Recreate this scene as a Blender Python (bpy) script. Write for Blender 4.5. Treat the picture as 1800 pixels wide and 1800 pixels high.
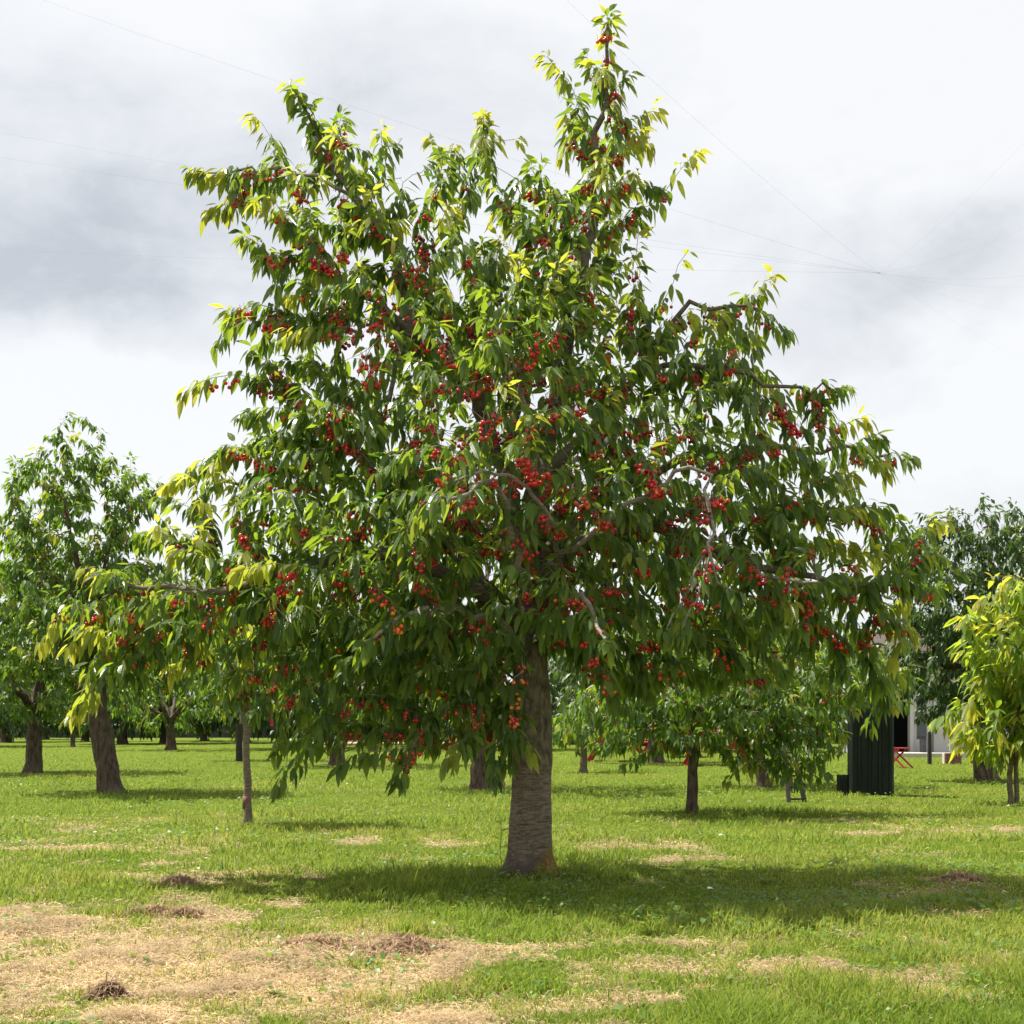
import bpy, bmesh, math, random
import numpy as np
from mathutils import Vector, Matrix

scene = bpy.context.scene
for o in list(bpy.data.objects):
    bpy.data.objects.remove(o)
C = scene.collection

# ------------------------------------------------------------------ camera
CAM_H, HOR, FPX = 0.917, 1270.0, 2400.0
cam_d = bpy.data.cameras.new('camera')
cam_d.sensor_width = 36.0
cam_d.lens = 36.0 * FPX / 1800.0
cam_d.shift_y = (HOR - 900.0) / 1800.0
cam_d.clip_start = 0.05
cam_d.clip_end = 2000.0
cam = bpy.data.objects.new('camera', cam_d)
cam.location = (0, 0, CAM_H)
cam.rotation_euler = (math.radians(90), 0, 0)
C.objects.link(cam)
scene.camera = cam

# ------------------------------------------------------------------ light
SUN_TO = Vector((-0.50, 0.24, 1.0)).normalized()
sun_d = bpy.data.lights.new('sun', 'SUN')
sun_d.energy = 5.0
sun_d.angle = math.radians(0.6)
sun_d.color = (1.0, 0.95, 0.86)
sun = bpy.data.objects.new('sun', sun_d)
sun.rotation_euler = SUN_TO.to_track_quat('Z', 'Y').to_euler()
sun.location = (-10, 15, 25)
C.objects.link(sun)

scene.view_settings.view_transform = 'Standard'
scene.view_settings.look = 'None'
scene.view_settings.exposure = 1.02
scene.view_settings.gamma = 1.0
scene.view_settings.use_curve_mapping = False
scene.cycles.max_bounces = 8
scene.cycles.transmission_bounces = 6
scene.cycles.diffuse_bounces = 4

def pix_dir(px, py):
    return Vector(((px - 900) / FPX, 1.0, (HOR - py) / FPX)).normalized()

world = bpy.data.worlds.new('World')
scene.world = world
world.use_nodes = True
nt = world.node_tree
nt.nodes.clear()
N = lambda t, **k: nt.nodes.new(t)
wout = N('ShaderNodeOutputWorld')
wbg = N('ShaderNodeBackground')
wbg.inputs['Strength'].default_value = 0.1
sky = N('ShaderNodeTexSky')
sky.sky_type = 'NISHITA'
sky.sun_disc = False
sky.sun_elevation = math.asin(SUN_TO.z)
sky.sun_rotation = math.atan2(SUN_TO.x, SUN_TO.y)
tc = N('ShaderNodeTexCoord')

def wmath(op, a, b=None, clamp=False):
    n = N('ShaderNodeMath'); n.operation = op; n.use_clamp = clamp
    for i, v in enumerate((a, b)):
        if v is None: continue
        if isinstance(v, (int, float)): n.inputs[i].default_value = v
        else: nt.links.new(v, n.inputs[i])
    return n.outputs[0]

def wnoise(scale, detail, rough, loc=(0, 0, 0), zs=1.0, dist=0.0):
    m = N('ShaderNodeMapping'); m.inputs['Location'].default_value = loc
    m.inputs['Scale'].default_value = (1, 1, zs)
    nt.links.new(tc.outputs['Generated'], m.inputs['Vector'])
    n = N('ShaderNodeTexNoise'); n.inputs['Scale'].default_value = scale
    n.inputs['Detail'].default_value = detail; n.inputs['Roughness'].default_value = rough
    n.inputs['Distortion'].default_value = dist
    nt.links.new(m.outputs[0], n.inputs['Vector'])
    return n.outputs['Fac']

n_big = wnoise(3.2, 6, 0.52, (1.3, 0.2, 4.1), 2.2, 0.3)
n_fine = wnoise(8.0, 9, 0.63, (7.3, 2.2, 0.4), 2.0, 0.4)
# wobble the viewing direction so that cloud edges are ragged
nv = N('ShaderNodeTexNoise'); nv.inputs['Scale'].default_value = 8.0; nv.inputs['Detail'].default_value = 6
nt.links.new(tc.outputs['Generated'], nv.inputs['Vector'])
vs = N('ShaderNodeVectorMath'); vs.operation = 'MULTIPLY_ADD'
nt.links.new(nv.outputs['Color'], vs.inputs[0]); vs.inputs[1].default_value = (.16, .16, .16)
nt.links.new(tc.outputs['Generated'], vs.inputs[2])
vn = N('ShaderNodeVectorMath'); vn.operation = 'ADD'
nt.links.new(vs.outputs[0], vn.inputs[0]); vn.inputs[1].default_value = (-.08, -.08, -.08)
vnn = N('ShaderNodeVectorMath'); vnn.operation = 'NORMALIZE'
nt.links.new(vn.outputs[0], vnn.inputs[0])
grey = wmath('MULTIPLY', wmath('SUBTRACT', n_big, 0.45), 1.6)
grey = wmath('ADD', grey, wmath('MULTIPLY', wmath('SUBTRACT', n_fine, 0.5), 1.15))
# the cloud banks in view: (pixel direction, vertical squash, tightness, amount)
for px, py, rx, ry, amt in [(260, 420, 360, 140, .46), (60, 360, 260, 150, .30), (1680, 530, 260, 85, .62), (1050, 140, 420, 120, .30),
                            (620, 180, 360, 110, .28), (1450, 520, 300, 100, .22), (1250, 420, 330, 110, .2),
                            (110, 600, 280, 70, -.55), (1560, 180, 380, 170, -.35), (90, 60, 260, 100, -.12), (1650, 760, 300, 110, -.30), (330, 860, 300, 90, -.2)]:
    d = pix_dir(px, py)
    sub = N('ShaderNodeVectorMath'); sub.operation = 'SUBTRACT'
    nt.links.new(vnn.outputs[0], sub.inputs[0]); sub.inputs[1].default_value = d
    mul = N('ShaderNodeVectorMath'); mul.operation = 'MULTIPLY'
    nt.links.new(sub.outputs[0], mul.inputs[0]); mul.inputs[1].default_value = (FPX / rx, FPX / rx, FPX / ry)
    ln = N('ShaderNodeVectorMath'); ln.operation = 'DOT_PRODUCT'
    nt.links.new(mul.outputs[0], ln.inputs[0]); nt.links.new(mul.outputs[0], ln.inputs[1])
    e = wmath('POWER', 2.718, wmath('MULTIPLY', ln.outputs['Value'], -0.8))
    grey = wmath('ADD', grey, wmath('MULTIPLY', e, amt))
ramp = N('ShaderNodeValToRGB')
nt.links.new(grey, ramp.inputs[0])
els = ramp.color_ramp.elements
els[0].position = 0.0; els[0].color = (.585, .588, .592, 1)
els[1].position = 1.0; els[1].color = (.345, .364, .388, 1)
e = els.new(0.25); e.color = (.545, .551, .560, 1)
e = els.new(0.55); e.color = (.485, .497, .513, 1)
cl = N('ShaderNodeVectorMath'); cl.operation = 'SCALE'
nt.links.new(ramp.outputs['Color'], cl.inputs[0]); cl.inputs['Scale'].default_value = 8.25
mixw = N('ShaderNodeMix'); mixw.data_type = 'RGBA'
mixw.inputs['Factor'].default_value = 0.93
nt.links.new(sky.outputs[0], mixw.inputs[6]); nt.links.new(cl.outputs[0], mixw.inputs[7])
nt.links.new(mixw.outputs[2], wbg.inputs['Color'])
nt.links.new(wbg.outputs[0], wout.inputs[0])

# ------------------------------------------------------------------ helpers
rng = np.random.default_rng(7)
random.seed(7)

def P(px, py, Y):
    """point at depth Y that the photograph shows at (px, py)"""
    return np.array([(px - 900) * Y / FPX, Y, CAM_H + (HOR - py) * Y / FPX])

def G(px, py):
    """ground point shown at (px, py)"""
    s = (py - HOR) / CAM_H
    return np.array([(px - 900) / s, FPX / s])

_vn = np.random.default_rng(99).random((256, 256))
def vnoise(x, y):
    xi = np.floor(x).astype(int); yi = np.floor(y).astype(int)
    fx = x - xi; fy = y - yi
    fx = fx * fx * (3 - 2 * fx); fy = fy * fy * (3 - 2 * fy)
    a = _vn[xi & 255, yi & 255]; b = _vn[(xi + 1) & 255, yi & 255]
    c = _vn[xi & 255, (yi + 1) & 255]; d = _vn[(xi + 1) & 255, (yi + 1) & 255]
    return (a * (1 - fx) + b * fx) * (1 - fy) + (c * (1 - fx) + d * fx) * fy
def fbm(x, y, sc, oct=4, off=0.0):
    v = 0; a = .5; t = 0
    for i in range(oct):
        v = v + a * vnoise(x * sc + 17.3 * i + off + 400, y * sc + 9.1 * i + off + 400); t += a
        a *= .5; sc *= 2.1
    return v / t

def ground_z(x, y):
    x = np.asarray(x, float); y = np.asarray(y, float)
    z = (fbm(x, y, .35, 3) - .5) * .05 + (fbm(x, y, 2.2, 3, 50) - .5) * .035
    r2 = (x - .1) ** 2 + (y - 8.0) ** 2
    return z + .035 * np.exp(-r2 / .25)

BL = [(420, 1690, 1.2, .45, .85), (150, 1690, .9, .6, .6), (700, 1670, .5, .25, .6), (500, 1765, 1.2, .35, .8), (200, 1615, 1.0, .6, .55),
      (850, 1735, .4, .2, .15), (1090, 1655, .5, .2, .25), (1080, 1775, .35, .18, .25), (100, 1490, 1.2, .7, .45), (380, 1540, .9, .5, .45),
      (1680, 1465, 1.4, .6, .45), (1480, 1440, 1.0, .4, .22), (700, 1480, .9, .4, .28), (1050, 1490, .8, .3, .28), (1700, 1690, .5, .25, .15),
      (1320, 1725, .4, .2, .2), (760, 1380, 1.2, .8, .15), (1160, 1395, 1.2, .6, .18), (60, 1440, 1.2, .7, .3), (520, 1620, .7, .35, .4), (330, 1640, .9, .4, .35), (650, 1720, .7, .3, .5),
      (650, 1570, .8, .3, -.7), (930, 1565, .7, .35, -.8), (1250, 1600, 1.0, .4, -.4), (1000, 1720, .25, .3, -.25), (820, 1600, .5, .3, -.5), (30, 1680, .12, .2, -.8),
      (1550, 1600, 1.0, .5, -.25), (1400, 1530, 1.2, .5, -.2), (1200, 1760, .5, .3, -.2)]
BL = [tuple(G(a, b)) + (rx, ry, amp) for a, b, rx, ry, amp in BL]
def dryness(x, y):
    fa = np.clip(1.35 - y / 14, .3, 1)
    v = -.04 + (fbm(x, y, .8, 4, 11) - .5) * 1.2 * fa + (fbm(x, y, 3.5, 4, 31) - .5) * 2.0 * fa - .12 * np.clip((y - 10) / 8, 0, 1)
    for bx, by, rx, ry, amp in BL:
        v = v + .78 * amp * np.exp(-(((x - bx) / rx) ** 2 + ((y - by) / ry) ** 2))
    return np.clip(v, 0, 1)

def mat(name):
    m = bpy.data.materials.new(name); m.use_nodes = True
    m.node_tree.nodes.clear()
    return m, m.node_tree

def nn(t, typ, **inp):
    n = t.nodes.new(typ)
    for k, v in inp.items():
        n.inputs[k.replace('_', ' ')].default_value = v
    return n

def simple_mat(name, col, rough=.7, var=.25, scale=20.0, bump=.3, metallic=0.0, stretch=(1, 1, 1), col2=None, spec=.4):
    m, t = mat(name)
    out = nn(t, 'ShaderNodeOutputMaterial'); b = nn(t, 'ShaderNodeBsdfPrincipled')
    b.inputs['Roughness'].default_value = rough; b.inputs['Metallic'].default_value = metallic
    b.inputs['Specular IOR Level'].default_value = spec
    tcn = nn(t, 'ShaderNodeTexCoord'); mp = nn(t, 'ShaderNodeMapping'); mp.inputs['Scale'].default_value = stretch
    nz = nn(t, 'ShaderNodeTexNoise', Scale=scale, Detail=6.0, Roughness=.6)
    t.links.new(tcn.outputs['Object'], mp.inputs[0]); t.links.new(mp.outputs[0], nz.inputs['Vector'])
    r = nn(t, 'ShaderNodeValToRGB')
    c2 = col2 or tuple(c * (1 - var) for c in col)
    r.color_ramp.elements[0].position = .3; r.color_ramp.elements[0].color = (*c2, 1)
    r.color_ramp.elements[1].position = .7; r.color_ramp.elements[1].color = (*col, 1)
    t.links.new(nz.outputs['Fac'], r.inputs[0]); t.links.new(r.outputs[0], b.inputs['Base Color'])
    bp = nn(t, 'ShaderNodeBump', Strength=bump, Distance=.01)
    t.links.new(nz.outputs['Fac'], bp.inputs['Height']); t.links.new(bp.outputs[0], b.inputs['Normal'])
    t.links.new(b.outputs[0], out.inputs[0])
    return m

def leaf_mat(name, dark, light, tr_dark, tr_light, young, tr_young, trans=.42, rough=.38, veins=True):
    m, t = mat(name)
    out = nn(t, 'ShaderNodeOutputMaterial'); b = nn(t, 'ShaderNodeBsdfPrincipled')
    tl = nn(t, 'ShaderNodeBsdfTranslucent'); mx = nn(t, 'ShaderNodeMixShader'); mx.inputs[0].default_value = trans
    at = nn(t, 'ShaderNodeAttribute'); at.attribute_name = 'tint'
    sp = nn(t, 'ShaderNodeSeparateColor'); t.links.new(at.outputs['Color'], sp.inputs[0])
    def mixc(f, a, c):
        q = nn(t, 'ShaderNodeMix'); q.data_type = 'RGBA'
        if hasattr(f, 'is_linked'): t.links.new(f, q.inputs[0])
        for i, v in ((6, a), (7, c)):
            if isinstance(v, tuple): q.inputs[i].default_value = (*v, 1)
            else: t.links.new(v, q.inputs[i])
        return q.outputs[2]
    base = mixc(sp.outputs[1], mixc(sp.outputs[0], dark, light), young)
    trc = mixc(sp.outputs[1], mixc(sp.outputs[0], tr_dark, tr_light), tr_young)
    b.inputs['Roughness'].default_value = rough; b.inputs['Specular IOR Level'].default_value = .5
    if veins:
        uv = nn(t, 'ShaderNodeUVMap'); uv.uv_map = 'UVMap'
        sx = nn(t, 'ShaderNodeSeparateXYZ'); t.links.new(uv.outputs[0], sx.inputs[0])
        ab = nn(t, 'ShaderNodeMath'); ab.operation = 'ABSOLUTE'; t.links.new(sx.outputs[0], ab.inputs[0])
        ma = nn(t, 'ShaderNodeMath'); ma.operation = 'MULTIPLY_ADD'; t.links.new(ab.outputs[0], ma.inputs[0])
        ma.inputs[1].default_value = -.28; t.links.new(sx.outputs[1], ma.inputs[2])
        mu = nn(t, 'ShaderNodeMath'); mu.operation = 'MULTIPLY'; t.links.new(ma.outputs[0], mu.inputs[0]); mu.inputs[1].default_value = 62.0
        si = nn(t, 'ShaderNodeMath'); si.operation = 'SINE'; t.links.new(mu.outputs[0], si.inputs[0])
        bp = nn(t, 'ShaderNodeBump', Strength=.55, Distance=.004); t.links.new(si.outputs[0], bp.inputs['Height'])
        t.links.new(bp.outputs[0], b.inputs['Normal'])
        mr = nn(t, 'ShaderNodeMapRange'); t.links.new(ab.outputs[0], mr.inputs[0])
        mr.inputs[1].default_value = .0; mr.inputs[2].default_value = .14; mr.inputs[3].default_value = .45; mr.inputs[4].default_value = 0
        base = mixc(mr.outputs[0], base, (.20, .26, .07))
    t.links.new(base, b.inputs['Base Color']); t.links.new(trc, tl.inputs[0])
    t.links.new(b.outputs[0], mx.inputs[1]); t.links.new(tl.outputs[0], mx.inputs[2])
    t.links.new(mx.outputs[0], out.inputs[0])
    return m

M = {}
M['leaf'] = leaf_mat('cherry_leaf', (.032, .078, .018), (.14, .235, .04), (.09, .21, .014), (.50, .64, .04), (.32, .34, .04), (.88, .82, .08), .42, .3)
M['leaf_far'] = leaf_mat('cherry_leaf_far', (.036, .085, .015), (.10, .175, .026), (.13, .25, .018), (.28, .43, .03), (.24, .26, .03), (.62, .6, .05), .45, .45, False)
M['leaf_dark'] = leaf_mat('old_tree_leaf', (.026, .055, .014), (.05, .10, .02), (.07, .14, .015), (.14, .24, .025), (.13, .16, .03), (.3, .33, .05), .36, .45, False)
M['leaf_young'] = leaf_mat('young_tree_leaf', (.08, .15, .02), (.17, .25, .03), (.36, .54, .03), (.60, .70, .05), (.34, .33, .04), (.82, .68, .07), .5, .4, True)

def bark_mat(name, c1, c2, lichen, moss=False, band=True):
    m, t = mat(name)
    out = nn(t, 'ShaderNodeOutputMaterial'); b = nn(t, 'ShaderNodeBsdfPrincipled', Roughness=.85)
    b.inputs['Specular IOR Level'].default_value = .25
    tcn = nn(t, 'ShaderNodeTexCoord')
    def noise(sc, st, det=6.0, rough=.62):
        mp = nn(t, 'ShaderNodeMapping'); mp.inputs['Scale'].default_value = st
        n = nn(t, 'ShaderNodeTexNoise', Scale=sc, Detail=det, Roughness=rough)
        t.links.new(tcn.outputs['Object'], mp.inputs[0]); t.links.new(mp.outputs[0], n.inputs['Vector'])
        return n.outputs['Fac']
    lent = noise(13, (1.5, 1.5, 7.0), 8.0, .7) if band else noise(18, (1.6, 1.6, .35))
    big = noise(5, (1, 1, 1)); fine = noise(70, (1, 1, 1.4))
    r = nn(t, 'ShaderNodeValToRGB'); t.links.new(lent, r.inputs[0])
    r.color_ramp.elements[0].position = .36; r.color_ramp.elements[0].color = (*c1, 1)
    r.color_ramp.elements[1].position = .66; r.color_ramp.elements[1].color = (*c2, 1)
    def mixc(f, a, c):
        q = nn(t, 'ShaderNodeMix'); q.data_type = 'RGBA'; t.links.new(f, q.inputs[0])
        for i, v in ((6, a), (7, c)):
            if isinstance(v, tuple): q.inputs[i].default_value = (*v, 1)
            else: t.links.new(v, q.inputs[i])
        return q.outputs[2]
    def rng_(f, a, c, hi=1.0):
        q = nn(t, 'ShaderNodeMapRange'); t.links.new(f, q.inputs[0])
        q.inputs[1].default_value = a; q.inputs[2].default_value = c; q.inputs[4].default_value = hi
        return q.outputs[0]
    def mm(op, a, c):
        q = nn(t, 'ShaderNodeMath'); q.operation = op
        for i, v in enumerate((a, c)):
            if isinstance(v, (int, float)): q.inputs[i].default_value = v
            else: t.links.new(v, q.inputs[i])
        return q.outputs[0]
    col = mixc(rng_(big, .5, .72, .7), r.outputs[0], lichen)
    if band:
        ln_ = noise(11, (.7, .7, 12.0), 4.0, .55)
        col = mixc(rng_(ln_, .56, .61, .75), col, tuple(c * .7 for c in c1))
    spk = noise(110, (1, 1, 1), 3.0)
    col = mixc(rng_(spk, .56, .72, .55), col, tuple(min(1, c * 1.35) for c in lichen))
    col = mixc(rng_(noise(30, (1, 1, 2.2)), .58, .72, .6), col, tuple(c * .6 for c in c1))
    height = mm('ADD', lent, mm('MULTIPLY', fine, .5))
    if moss:
        sx = nn(t, 'ShaderNodeSeparateXYZ'); t.links.new(tcn.outputs['Object'], sx.inputs[0])
        z = sx.outputs[2]; x = sx.outputs[0]
        # rough brown scion bark above the graft line
        up = rng_(mm('ADD', z, mm('MULTIPLY', big, .12)), .70, .74)
        fiss = noise(26, (1.4, 1.4, .6))
        r2 = nn(t, 'ShaderNodeValToRGB'); t.links.new(fiss, r2.inputs[0])
        r2.color_ramp.elements[0].position = .35; r2.color_ramp.elements[0].color = (.06, .045, .028, 1)
        r2.color_ramp.elements[1].position = .68; r2.color_ramp.elements[1].color = (.24, .20, .12, 1)
        col = mixc(up, col, r2.outputs[0])
        # orange moss on the right root, bark darker towards the root collar
        d = mm('ADD', mm('MULTIPLY', mm('SUBTRACT', .20, z), 6.0), mm('MULTIPLY', mm('SUBTRACT', x, .06), 9.0))
        ms = rng_(mm('ADD', d, mm('MULTIPLY', mm('SUBTRACT', fine, .5), 2.2)), .35, .9)
        low = rng_(mm('ADD', mm('MULTIPLY', mm('SUBTRACT', .25, z), 5.0), mm('MULTIPLY', mm('SUBTRACT', big, .5), 3.0)), .2, .8, .8)
        col = mixc(low, col, (.055, .045, .035))
        col = mixc(ms, col, mixc(rng_(fine, .4, .6), (.10, .06, .014), (.25, .155, .035)))
    t.links.new(col, b.inputs['Base Color'])
    bp = nn(t, 'ShaderNodeBump', Strength=.75, Distance=.009); t.links.new(height, bp.inputs['Height'])
    t.links.new(bp.outputs[0], b.inputs['Normal']); t.links.new(b.outputs[0], out.inputs[0])
    return m
M['bark'] = bark_mat('cherry_bark', (.085, .062, .043), (.25, .20, .145), (.32, .275, .20), True)
M['bark_limb'] = bark_mat('limb_bark', (.07, .052, .036), (.20, .165, .12), (.20, .19, .12))
M['bark_twig'] = bark_mat('twig_bark', (.13, .105, .085), (.33, .285, .235), (.36, .33, .28))
M['bark_old'] = bark_mat('old_bark', (.028, .02, .014), (.13, .092, .064), (.16, .13, .09), False, False)
M['bark_young'] = bark_mat('young_bark', (.09, .065, .045), (.26, .20, .15), (.22, .20, .14))

def cherry_mat():
    m, t = mat('cherry_skin')
    out = nn(t, 'ShaderNodeOutputMaterial'); b = nn(t, 'ShaderNodeBsdfPrincipled', Roughness=.22)
    at = nn(t, 'ShaderNodeAttribute'); at.attribute_name = 'tint'
    t.links.new(at.outputs['Color'], b.inputs['Base Color'])
    b.inputs['Subsurface Weight'].default_value = .0
    b.inputs['Coat Weight'].default_value = .3
    b.inputs['Coat Roughness'].default_value = .1
    t.links.new(b.outputs[0], out.inputs[0])
    return m
M['cherry'] = cherry_mat()

def link(name, me, m, parent=None):
    o = bpy.data.objects.new(name, me); C.objects.link(o)
    if m is not None and len(me.materials) == 0: me.materials.append(m)
    if parent is not None: o.parent = parent
    return o
def tag(o, label=None, cat=None, group=None, kind=None):
    if label: o['label'] = label
    if cat: o['category'] = cat
    if group: o['group'] = group
    if kind: o['kind'] = kind
    return o
def empty(name, loc, rz=0.0):
    o = bpy.data.objects.new(name, None); C.objects.link(o)
    o.location = Vector([float(v) for v in loc]); o.rotation_euler = (0, 0, rz); o.empty_display_size = .2
    return o

def np_mesh(name, V, F, tint=None, uv=None, smooth=True):
    """V (n,3); F (m,3) or (m,4) int array"""
    me = bpy.data.meshes.new(name)
    V = np.ascontiguousarray(V, dtype=np.float32); F = np.ascontiguousarray(F, dtype=np.int32)
    k = F.shape[1]
    me.vertices.add(len(V)); me.vertices.foreach_set('co', V.ravel())
    me.loops.add(F.size); me.loops.foreach_set('vertex_index', F.ravel())
    me.polygons.add(len(F)); me.polygons.foreach_set('loop_start', np.arange(0, F.size, k, dtype=np.int32))
    if smooth: me.polygons.foreach_set('use_smooth', np.ones(len(F), dtype=bool))
    if tint is not None:
        a = me.attributes.new('tint', 'FLOAT_COLOR', 'POINT')
        t4 = np.ones((len(V), 4), dtype=np.float32); t4[:, :3] = tint
        a.data.foreach_set('color', t4.ravel())
    if uv is not None:
        l = me.uv_layers.new(name='UVMap')
        l.data.foreach_set('uv', np.ascontiguousarray(uv[F.ravel()], dtype=np.float32).ravel())
    me.update(calc_edges=True); me.validate()
    return me

def nrm(v):
    v = np.asarray(v, float)
    return v / np.maximum(np.linalg.norm(v, axis=-1, keepdims=True), 1e-9)

# box / tube builders for small things
class MB:
    def __init__(s): s.bm = bmesh.new()
    def box(s, c, d, rot=None, bevel=0.0):
        r = bmesh.ops.create_cube(s.bm, size=1.0)
        mt = Matrix.Translation(Vector([float(x) for x in c])) @ (rot if rot is not None else Matrix.Identity(4)) @ Matrix.Diagonal((*[float(x) for x in d], 1))
        bmesh.ops.transform(s.bm, matrix=mt, verts=r['verts'])
        if bevel:
            es = list({e for v in r['verts'] for e in v.link_edges})
            bmesh.ops.bevel(s.bm, geom=es, offset=bevel, segments=2, affect='EDGES', profile=.6)
        return s
    def bar(s, a, b, w, h):
        a = Vector([float(x) for x in a]); b = Vector([float(x) for x in b]); d = b - a
        q = d.to_track_quat('Z', 'Y').to_matrix().to_4x4()
        return s.box((a + b) / 2, (w, h, d.length), q)
    def tube(s, pts, radii, sides=8):
        V, F = tube_np(np.array(pts, float), np.array(radii, float), sides, True)
        vs = [s.bm.verts.new(v) for v in V]
        for f in F:
            f = list(dict.fromkeys(f))
            try: s.bm.faces.new([vs[i] for i in f])
            except ValueError: pass
        return s
    def build(s, name, m, parent=None, smooth=False):
        bmesh.ops.recalc_face_normals(s.bm, faces=s.bm.faces)
        me = bpy.data.meshes.new(name); s.bm.to_mesh(me); s.bm.free()
        if smooth:
            for p in me.polygons: p.use_smooth = True
        return link(name, me, m, parent)

def tube_np(pts, radii, sides, caps=False, wob=0.0, seed=0):
    n = len(pts)
    tan = np.gradient(pts, axis=0); tan = nrm(tan)
    ref = np.array([0.0, 0, 1]) if abs(tan[0][2]) < .8 else np.array([1.0, 0, 0])
    u = nrm(np.cross(tan[0], ref)); U = []
    for i in range(n):
        u = u - tan[i] * np.dot(u, tan[i]); u = nrm(u); U.append(u)
    U = np.array(U); W = np.cross(tan, U)
    a = np.arange(sides) * 2 * np.pi / sides
    ca, sa = np.cos(a), np.sin(a)
    R = np.array(radii)[:, None] * np.ones((1, sides))
    if wob:
        r_ = np.random.default_rng(seed)
        ns = r_.normal(size=(n, sides)); ns = (ns + np.roll(ns, 1, 0) + np.roll(ns, 1, 1)) / 1.7
        R = R * (1 + wob * ns)
    V = pts[:, None, :] + R[..., None] * (ca[None, :, None] * U[:, None, :] + sa[None, :, None] * W[:, None, :])
    V = V.reshape(-1, 3)
    i = np.arange(n - 1)[:, None] * sides; j = np.arange(sides)[None, :]; k = (j + 1) % sides
    F = np.stack([i + j, i + k, i + sides + k, i + sides + j], -1).reshape(-1, 4)
    F = [tuple(f) for f in F]
    if caps:
        V = np.vstack([V, pts[0], pts[-1]]); c0 = n * sides; c1 = c0 + 1
        for q in range(sides):
            F.append((c0, (q + 1) % sides, q, q)); F.append((c1, (n - 1) * sides + q, (n - 1) * sides + (q + 1) % sides, (n - 1) * sides + (q + 1) % sides))
    return V, F

class Tubes:
    """many tubes joined in one quad mesh"""
    def __init__(s): s.V = []; s.F = []; s.n = 0
    def add(s, pts, radii, sides, wob=0.0, seed=0):
        V, F = tube_np(np.array(pts, float), radii, sides, False, wob, seed)
        s.V.append(V); s.F.append(np.array(F, int) + s.n); s.n += len(V)
    def build(s, name, m, parent, off):
        if not s.V: return None
        me = np_mesh(name, np.vstack(s.V) - off, np.vstack(s.F))
        return link(name, me, m, parent)

# ------------------------------------------------------------------ leaves
LT = np.array([0, .16, .40, .70, 1.0]); LW = np.array([0, .66, 1.0, .70, 0])
def leaf_np(base, d, nml, L, W, tint, pet=None, sag=None, simple=False, fold=.35):
    """arrays of leaves -> V, F(tri), tint, uv"""
    n = len(base)
    s = nrm(np.cross(d, nml)); nml = nrm(np.cross(s, d))
    down = np.array([0, 0, -1.0])
    L = L[:, None]; W = W[:, None]
    if sag is None: sag = np.full(n, .18)
    sg = sag[:, None]
    vs = []; uv = []
    fo = np.full((n, 1), fold) if np.isscalar(fold) else fold[:, None]
    rv = np.random.default_rng(n + 5); cu = rv.normal(0, .10, (n, 1)); cn = rv.normal(.04, .12, (n, 1)); asym = rv.normal(0, .12, (n, 1))
    if n == 1: cu *= 0; cn *= 0; asym *= 0
    def pt(t, side):
        w = np.interp(t, LT, LW)
        return base + d * L * t + down * sg * L * t * t + s * cu * L * t * t - nml * cn * L * t * t + side * s * W * w * (1 + side * asym) + nml * (abs(side) * W * w * fo * (1 + 2.5 * side * asym))
    if simple:
        order = [(0, 0), (.42, 0), (.42, -1), (.42, 1), (1, 0)]
        tris = [(0, 2, 1), (0, 1, 3), (1, 2, 4), (1, 4, 3)]
    else:
        order = [(0, 0), (.16, 0), (.16, -1), (.16, 1), (.40, 0), (.40, -1), (.40, 1), (.70, 0), (.70, -1), (.70, 1), (1, 0)]
        tris = [(0, 2, 1), (0, 1, 3), (1, 2, 5), (1, 5, 4), (1, 4, 6), (1, 6, 3), (4, 5, 8), (4, 8, 7), (4, 7, 9), (4, 9, 6), (7, 8, 10), (7, 10, 9)]
    for t, side in order:
        vs.append(pt(t, side)); uv.append((side * np.interp(t, LT, LW), t))
    if pet is not None:
        w = s * .0011
        vs += [pet - w, pet + w, base + w]; uv += [(0, 0)] * 3
        k = len(order); tris = tris + [(k, k + 1, k + 2), (k, k + 2, 0)]
    V = np.stack(vs, 1); m = V.shape[1]
    F = (np.array(tris)[None] + (np.arange(n) * m)[:, None, None]).reshape(-1, 3)
    return V.reshape(-1, 3), F, np.repeat(tint, m, 0), np.tile(np.array(uv), (n, 1))

_leaf_variants = {}
def leaf_variants(m, key):
    if key in _leaf_variants: return _leaf_variants[key]
    out = []
    for i in range(8):
        tint = np.array([[.15 + .11 * i, (0, .05, .1, .2, 0, .3, .05, .5)[i], .5]])
        V, F, T, U = leaf_np(np.zeros((1, 3)), np.array([[0, 1.0, 0]]), np.array([[0, 0, 1.0]]), np.array([1.0]), np.array([.195]), tint, None, np.array([0.0]), False, .28)
        V[:, 2] -= (.10 + .03 * (i % 4)) * V[:, 1] ** 2
        me = np_mesh('leaf', V, F, T, U); me.materials.append(m)
        out.append(me)
    _leaf_variants[key] = out
    return out

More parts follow.
